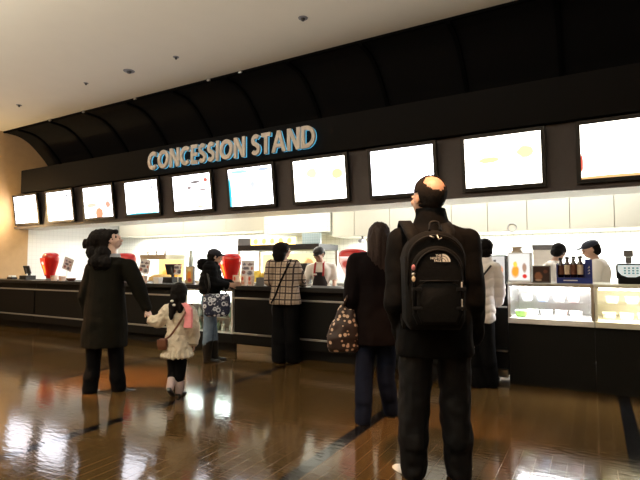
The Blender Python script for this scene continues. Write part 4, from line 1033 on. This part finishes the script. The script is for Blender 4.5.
# --- little girl
P, B = mk('small person in white fluffy coat, black leggings and pink scarf', 177, 396, .35, 1.09, lambda B: dict(
    pelvis=(0, 0, .47), hipL=(-.05, 0, .46), hipR=(.05, 0, .46), kneeL=B(173, 373, .02), kneeR=B(180, 374), ankL=B(170, 388, -.10), ankR=B(179, 392), shL=B(168, 311), shR=B(189, 311), elL=B(159, 322, .0), wrL=B(152, 320, .02), elR=B(194, 326), wrR=B(194, 341, .02),
    hdL=tuple(Vector(B(148, 316))-Vector(B(152, 320))), chest=(0, 0, .68), neck=B(179, 303), head=B(180, 293.5), hyaw=.05, hpitch=-.1, footL=.1, footR=-.05, pitL=-.6), kids=1.30)
P.body(); P.shoes('leather'); P.trousers('blackcloth', (.062, .046, .036), .42, .003, name='leggings', vox=.008)
bm = NB()
for k in 'LR':
    a, b = P.p('knee'+k), P.p('ank'+k); cap(bm, a.lerp(b, .3), b, .038*P.h, .034*P.h)
soft('socks', bm, M['sock'], P.root, .008, 1)
P.top('fleece', .020, hem=[(.372, .142, .118), (.39, .136, .112), (.43, .122, .098), (.52, .112, .088), (.60, .100, .078)], wide=1.0, sl=(.056, .050, .042), disp=lambda co, n: .012*noise.noise(co*26)+.006*noise.noise(co*55)+(.010*math.sin(math.atan2(co.y, co.x)*16) if co.z < .45 else 0))
def f(bm):
    P.HE(bm, (0, -.014, .016), (.057, .064, .060)); P.HE(bm, (0, -.030, -.028), (.058, .044, .058)); P.HE(bm, (-.026, -.046, -.090), (.030, .022, .062)); P.HE(bm, (.028, -.046, -.085), (.026, .020, .052)); P.HE(bm, (-.028, -.056, -.135), (.020, .016, .05))
P.hair(f)
for (x, y) in ((172, 301), (174, 305)):
    q = Vector(bring(x, y, P.root.location, .35, 1, -.105)); bm = NB(); ell(bm, q, (.016, .012, .012)); obj('hair_tie', bm, M['paperwhite'], P.root, True)
q1, q2, q3 = (Vector(bring(x, y, P.root.location, .35, 1, f_)) for x, y, f_ in ((184, 303, -.09), (189, 309, -.125), (188, 328, -.145)))
bm = NB(); rs = [tuple(q1)+(.030, .02), tuple(q2)+(.038, .016), tuple(q2.lerp(q3, .5))+(.042, .014), tuple(q3)+(.045, .014)]
rings(bm, rs[::-1], 16, 3); n_ = P.p('neck'); rings(bm, [(n_.x, n_.y, n_.z-.015, .062, .06), (n_.x, n_.y, n_.z+.02, .058, .055)], 20)
soft('scarf', bm, M['pink'], P.root, .007, 2, folds(.005, 9, 6))
t = carried('shoulder_bag', 'small brown shoulder bag on the girl left hip', 'bag', P)
c = Vector(bring(163, 344, P.root.location, .35, 1, -.07))
bm = NB(); rings(bm, [(c.x, c.y, c.z-.055, .035, .022), (c.x, c.y, c.z-.045, .048, .03), (c.x, c.y, c.z+.03, .045, .028), (c.x, c.y, c.z+.05, .035, .018)], 18, 3); obj('bag_body', bm, M['brownleather'], t, True)
bm = NB(); box(bm, c.x-.045, c.x+.045, c.y-.036, c.y-.030, c.z-.02, c.z+.045, .003); obj('flap', bm, M['brownleather'], t)
a = Vector(bring(189, 306, P.root.location, .35, 1, -.07)); m1 = Vector(bring(178, 325, P.root.location, .35, 1, -.155))
strap(t, [tuple(a+Vector((.01, .09, -.01))), tuple(a+Vector((0, .0, .02))), tuple(Vector(bring(184, 315, P.root.location, .35, 1, -.15))), tuple(m1), tuple(Vector(bring(170, 336, P.root.location, .35, 1, -.145))), tuple(c+Vector((.02, -.01, .045)))],
      [(0, .3, 1), (0, -.5, 1), (0, -1, .2), (0, -1, 0), (0, -1, 0), (-.3, -1, 0)], .018, .006, 'brownleather')

# --- woman in boots, side on
RZ = FY-1.25
P, B = mk('person in black padded jacket, dark cap, jeans and tall black boots', 209, 361, RZ, 1.53, lambda B: dict(
    hipL=(-.05, 0, .50), hipR=(.05, 0, .50), kneeL=B(213, 339, .05), kneeR=B(208, 339, -.07), ankL=B(214, 356, .06), ankR=B(207, 358, -.07), shR=B(210, 268, -.15), shL=B(213, 268, .15), elR=B(212, 285, -.19), wrR=B(225, 285, -.10), elL=B(218, 284, .16), wrL=B(230, 284, .10),
    chest=(0, 0, .745), neck=B(213, 265), head=B(215, 257), hyaw=-.05, hpitch=-.15, hdR=(0, 1, .0), hdL=(0, 1, 0)))
P.body(); P.shoes('leather', boot=.85, r=.036); P.trousers('denim', (.054, .044, .036), .45, .005, seed=11)
bx_ = lambda bm: (ell(bm, Vector(B(203, 264))*P.h, (.10, .085, .085)),)
P.top('blackcloth', .030, hem=[(.575, .105, .085), (.60, .115, .095), (.66, .112, .092)], wide=1.1, sl=(.055, .048, .036), disp=quilt(.075, .012), name='jacket', extra=bx_, collar=.03)
def f(bm):
    P.HE(bm, (0, -.016, .008), (.050, .056, .052)); P.HE(bm, (0, -.028, -.025), (.046, .038, .045))
P.hair(f)
bm = NB(); R = P.headR(); k = P.h
ell(bm, P.H((0, -.008, .030)), (.054*k, .062*k, .042*k), R, 20)
ell(bm, P.H((0, .048, .026)), (.036*k, .036*k, .009*k), R, 16)
soft('cap', bm, mat('cap_navy', (.010, .011, .022), .8), P.root, .007, 2)
t = carried('shoulder_bag', 'navy shoulder bag with white circle print hanging at the side of the woman in boots', 'bag', P)
c = Vector(bring(217, 304.5, P.root.location, RZ, 1, -.24))
bm = NB(); rings(bm, [(c.x, c.y, c.z-.15, .045, .12), (c.x, c.y, c.z-.12, .065, .165), (c.x, c.y, c.z, .065, .175), (c.x, c.y, c.z+.10, .045, .165), (c.x, c.y, c.z+.14, .02, .15)], 26, 3)
soft('bag_body', bm, M['circles'], t, .009, 2, folds(.010, 5, 5, 6))
a = Vector(bring(209, 265, P.root.location, RZ, 1, -.16))
strap(t, [tuple(c+Vector((0, -.12, .13))), tuple(c+Vector((.03, -.10, .25))), tuple(a+Vector((.05, -.03, -.05))), tuple(a+Vector((.0, .0, .035))), tuple(a+Vector((-.06, .09, -.12))), tuple(c+Vector((.01, .12, .14)))],
      [(1, 0, 0), (1, -.3, 0), (1, -.2, .5), (0, 0, 1), (0, 1, 0), (1, .5, 0)], .025, .008, 'black')

# --- woman in the plaid coat
P, B = mk('person in beige plaid coat with dark bobbed hair being served at the counter', 285, 362.5, .12, 1.59, lambda B: dict(
    hipL=(-.05, 0, .50), hipR=(.05, 0, .50), ankL=B(279, 358), ankR=B(293, 358), shL=B(271, 265), shR=B(295, 265), elL=B(269, 281), elR=B(301, 279), wrL=B(274, 284, .24), wrR=B(303, 284, .22), neck=B(284, 260), head=B(283, 251), hyaw=-.75, hpitch=.12, hdR=(0, 1, -.1), hdL=(0, 1, -.1)), skin='skin_pale')
P.body(); P.shoes('leather'); P.trousers('blackcloth', (.062, .062, .062), 1.0, .005, seed=14)
P.top('plaid', .018, hem=[(.475, .135, .100), (.50, .134, .100), (.58, .122, .090), (.66, .112, .080)], wide=1.08, sl=(.044, .040, .032), disp=folds(.006, 4, 5, 21), name='coat')
def f(bm):
    P.HE(bm, (0, -.018, .016), (.064, .070, .062)); P.HE(bm, (0, -.036, -.022), (.070, .056, .052)); P.HE(bm, (0, -.040, -.055), (.062, .046, .036)); P.HE(bm, (0, .03, .050), (.036, .024, .016))
P.hair(f)
t = carried('crossbody_bag', 'dark crossbody bag worn over the plaid coat', 'bag', P)
c = Vector(bring(277, 309, P.root.location, .12, 1, .17)); bm = NB(); rings(bm, [(c.x, c.y, c.z-.10, .04, .09), (c.x, c.y, c.z, .05, .11), (c.x, c.y, c.z+.10, .035, .10)], 18, 3); obj('bag_body', bm, M['black'], t, True)
G = lambda x, y, f_: tuple(Vector(bring(x, y, P.root.location, .12, 1, f_)))
strap(t, [G(291, 262, .10), G(291, 259.5, -.0), G(287, 268, -.17), G(280, 283, -.19), G(275, 296, -.17), G(271, 303, -.08)], [(0, 1, 1), (0, 0, 1), (0, -1, .4), (0, -1, 0), (-.3, -1, 0), (-1, -1, 0)], .026, .008, 'maroon')

# --- person in the white padded jacket
P, B = mk('person with short black hair in white padded jacket beside the bald man', 479, 387, .15, 1.52, lambda B: dict(
    ankL=B(479, 383), ankR=B(491, 383), hipL=(-.05, 0, .5), hipR=(.05, 0, .5), elR=B(498.5, 288), wrR=B(498, 302, .04), elL=B(468, 288), wrL=B(470, 300, .04), head=B(485, 249), neck=B(484, 260), hyaw=.0, hpitch=-.05, hdR=(0, 1, 0), hdL=(0, 1, 0)))
P.body(); P.shoes('leather'); P.trousers('blackcloth', (.060, .054, .050), 1.0, .004, seed=17)
P.top('puffer_white', .022, hem=[(.44, .104, .082), (.455, .115, .09), (.52, .115, .09), (.60, .108, .084), (.66, .105, .08)], wide=1.08, sl=(.046, .043, .033), disp=quilt(.085, .010, 3), name='jacket', collar=.03)
def f(bm):
    P.HE(bm, (0, -.012, .016), (.055, .064, .058)); P.HE(bm, (0, -.030, -.022), (.052, .042, .042))
P.hair(f)
t = carried('shoulder_bag', 'small black bag with thin black strap across the white padded jacket', 'bag', P)
G = lambda x, y, f_: tuple(Vector(bring(x, y, P.root.location, .15, 1, f_)))
c = Vector(G(474, 300, -.17)); bm = NB(); box(bm, c.x-.05, c.x+.05, c.y-.03, c.y+.02, c.z-.05, c.z+.03, .01); obj('bag_body', bm, M['black'], t)
strap(t, [G(494, 263, .08), G(495, 260, -.0), G(490, 267, -.13), G(482, 277, -.16), G(476, 287, -.165), G(473, 298, -.16)], [(0, 1, 1), (0, 0, 1), (0, -1, .4), (0, -1, 0), (0, -1, 0), (-.3, -1, 0)], .018, .007, 'black')

# --- staff
def staff(label, px, py, Y, rz, h, fn, **kw):
    p = AT(px, py, Y); loc = (p.x, p.y); B = lambda x, y, f=0.0: bring(x, y, loc, rz, h, f)
    return Person(label, loc, rz, h, fn(B), **kw), B
RZ = FY+PI-.25
P, B = staff('person behind the counter in white shirt, dark cap, black apron and red braces', 321, 300, 6.45, RZ, 1.68, lambda B: dict(
    shR=B(310, 268), shL=B(332.5, 267), elR=B(306, 280, -.04), wrR=B(303, 284, -.20), elL=B(335, 279, -.02), wrL=B(334, 286, -.12), neck=B(320.5, 263), chest=tuple(Vector(B(321, 274))*1), head=B(319, 254.5, -.06), hyaw=-.25, hpitch=-.45, hdR=(.2, 1, -.1), hdL=(0, .3, -1)))
P.body(); P.shoes('leather'); P.trousers('blackcloth', (.058, .046, .038), .95, .004)
P.top('shirt', .010, hem=[(.50, .100, .070), (.58, .095, .068)], wide=1.02, sl=(.036, .034, .030), toW=-.35, name='shirt', collar=.01)
def f(bm):
    P.HE(bm, (0, -.020, .004), (.049, .052, .045))
P.hair(f)
bm = NB(); R = P.headR(); k = P.h; ell(bm, P.H((0, -.006, .032)), (.053*k, .060*k, .040*k), R, 20); ell(bm, P.H((0, .050, .022)), (.034*k, .032*k, .008*k), R, 16)
soft('cap', bm, M['black'], P.root, .007, 2)
ch = P.p('chest'); hh = P.h
bm = NB(); rings(bm, [(ch.x, ch.y+.012, ch.z-.60, .165, .125), (ch.x, ch.y+.012, ch.z-.25, .145, .12), (ch.x, ch.y+.022, ch.z+.03, .085, .116)], 24, 2.4)
soft('apron', bm, M['apron'], P.root, .01, 1)
for a in (-1, 1):
    bm = NB(); nk = P.p('neck')
    ribbon(bm, spline([(ch.x+a*.065, ch.y+.135, ch.z-.03), (ch.x+a*.070, ch.y+.125, ch.z+.05), (nk.x+a*.062, nk.y+.055, nk.z+.0), (nk.x+a*.058, nk.y-.02, nk.z+.02)], 5), spline([(0, 1, .1), (0, 1, .3), (0, .7, .7), (0, -.2, 1)], 5), .030, .008); obj('brace', bm, M['redstrap'], P.root)
bm = NB(); box(bm, ch.x+.03, ch.x+.08, ch.y+.135, ch.y+.141, ch.z-.015, ch.z+.01); obj('name_badge', bm, M['paperwhite'], P.root)

RZ = FY-1.2
P, B = staff('person in white shirt stooping behind the display case, left of the visored worker', 548, 300, 6.75, RZ, 1.56, lambda B: dict(
    chest=B(549, 274), shR=B(549, 267, -.15), shL=B(554, 266, .15), elR=B(552, 282, -.17), wrR=B(563, 285, -.13), elL=B(557, 281, .17), wrL=B(566, 285, .12), neck=B(553.5, 262), head=B(559, 252), hyaw=.25, hpitch=-.5, hdR=(0, 1, -.3), hdL=(0, 1, -.3)))
P.body(); P.shoes('leather'); P.trousers('blackcloth', (.058, .046, .038), .95, .004)
P.top('shirt', .012, hem=[(.50, .100, .075), (.58, .098, .072)], wide=1.02, sl=(.038, .036, .030), toW=0, name='shirt', collar=.01)
def f(bm):
    P.HE(bm, (0, -.010, .016), (.055, .064, .056)); P.HE(bm, (0, -.032, -.018), (.050, .040, .040)); P.HE(bm, (0, .038, .034), (.04, .024, .024))
P.hair(f)

RZ = FY+1.3
P, B = staff('person in white shirt and dark visored cap facing left behind the display case', 600, 300, 6.75, RZ, 1.62, lambda B: dict(
    chest=B(600, 272), shL=B(597, 265, -.15), shR=B(601, 264, .15), elL=B(594, 279, -.19), wrL=B(582, 281.5, -.16), elR=B(600, 279, .17), wrR=B(588, 281, .14), neck=B(597, 260), head=B(590.5, 249.5), hyaw=-.05, hpitch=-.35, hdR=(0, 1, -.1), hdL=(0, 1, -.1)))
P.body(); P.shoes('leather'); P.trousers('blackcloth', (.058, .046, .038), .95, .004)
P.top('shirt', .016, hem=[(.50, .105, .080), (.58, .105, .080)], wide=1.05, sl=(.042, .040, .034), toW=-.1, name='shirt', collar=.01)
def f(bm):
    P.HE(bm, (0, -.022, .004), (.049, .050, .046)); P.HE(bm, (0, -.034, -.022), (.042, .034, .036))
P.hair(f)
bm = NB(); R = P.headR(); k = P.h; ell(bm, P.H((0, -.008, .034)), (.054*k, .063*k, .036*k), R, 20); ell(bm, P.H((0, .062, .030)), (.036*k, .036*k, .007*k), R, 16)
soft('cap', bm, mat('cap_blue', (.02, .026, .05), .8), P.root, .007, 2)

# finer pieces hang from the part they sit on
SUB = {'keys': 'keypad', 'handle': 'jug', 'logo_dome': 'front_panel', 'logo_lettering': 'front_panel', 'buckle': 'front_pocket', 'charm': 'main_compartment', 'zip_puller': 'main_compartment',
       'glint_tabs': 'front_panel', 'hair_tie': 'hair', 'name_badge': 'apron', 'knob': 'top', 'flap': 'bag_body', 'spout': 'body', 'white_line': 'stand', 'white_lettering': 'stand', 'packets': 'caddy_box'}
base = lambda o: o.name.split('.')[0]
for o in list(bpy.data.objects):
    if o.parent and o.parent.parent is None and base(o) in SUB and not (base(o) == 'spout' and base(o.parent) != 'drink_dispenser'):
        q = [c for c in o.parent.children if base(c) == SUB[base(o)]]
        if q: o.parent = q[0]
# ------------------------------------------------------------------ light
def area(name, loc, rot, sx_, sy_, power, col=(1, 1, 1), spread=PI):
    d = bpy.data.lights.new(name, 'AREA'); d.shape = 'RECTANGLE'; d.size = sx_; d.size_y = sy_; d.energy = power; d.color = col; d.spread = spread
    o = bpy.data.objects.new(name, d); COL.objects.link(o); o.location = loc; o.rotation_euler = rot; return o
# kitchen ceiling fluorescents and strip lamps under the cupboards
area('kitchen_lamp', (-8.6, 7.5, 2.76), (0, 0, 0), 3.5, .3, 62, (1, .96, .88))
area('kitchen_lamp', (-5.1, 7.2, 2.76), (0, 0, 0), 1.6, .3, 60, (1, .95, .82))
area('kitchen_lamp', (-1.3, 7.4, 2.76), (0, 0, 0), 4.5, .3, 75, (1, .98, .93))
area('strip_lamp', (-8.3, 8.45, 1.98), (0, 0, 0), 4.4, .12, 220, (1, .98, .93))
area('strip_lamp', (-1.3, 8.35, 1.78), (0, 0, 0), 5.6, .12, 330, (1, .98, .94))
area('chiller_lamp', (-5.055, 5.60, .86), (0, 0, 0), .8, .06, 10, (.9, 1, .95))
area('case_lamp', (-.41, 5.62, 1.02), (0, 0, 0), .7, .06, 10)
area('case_lamp', (.49, 5.62, 1.02), (0, 0, 0), .8, .06, 10, (1, .9, .7))
# hall: added unseen fill that brightens the ceiling, and warm downlights over the floor
area('hall_fill', (-5.5, .2, 2.9), (PI, 0, 0), 12, .6, 850, (1, .94, .85))
area('hall_fill', (-4.5, -2.2, 2.6), (PI+.3, 0, 0), 9, .6, 220, (1, .94, .86))
def spot(loc, tgt, power, ang, col, blend=.5, r=.08):
    d = bpy.data.lights.new('downlight', 'SPOT'); d.energy = power; d.spot_size = ang; d.spot_blend = blend; d.color = col; d.shadow_soft_size = r
    o = bpy.data.objects.new('downlight', d); COL.objects.link(o); o.location = loc; o.rotation_euler = (Vector(tgt)-Vector(loc)).to_track_quat('-Z', 'Y').to_euler(); return o
g = GP(118, 381); spot((g.x-1.2, g.y-1.2, 4.1), (g.x, g.y, 0), 2600, .40, (1, .45, .18), 1.0)
g = GP(430, 440); spot((g.x+.4, g.y-1.6, 4.1), (g.x, g.y, 0), 900, .46, (1, .50, .22), 1.0)
pl = bpy.data.lights.new('sconce_lamp', 'POINT'); pl.energy = 85; pl.color = (1, .72, .36); pl.shadow_soft_size = .06
o = bpy.data.objects.new('sconce_lamp', pl); COL.objects.link(o); o.location = (XL+.18, 5.35, 2.32)
w = bpy.data.worlds.new('world'); SC.world = w; w.use_nodes = True
w.node_tree.nodes['Background'].inputs[0].default_value = (.02, .018, .015, 1); w.node_tree.nodes['Background'].inputs[1].default_value = .3
vs = SC.view_settings; vs.view_transform = 'Standard'; vs.look = 'None'; vs.exposure = 0; vs.gamma = 1; vs.use_curve_mapping = False
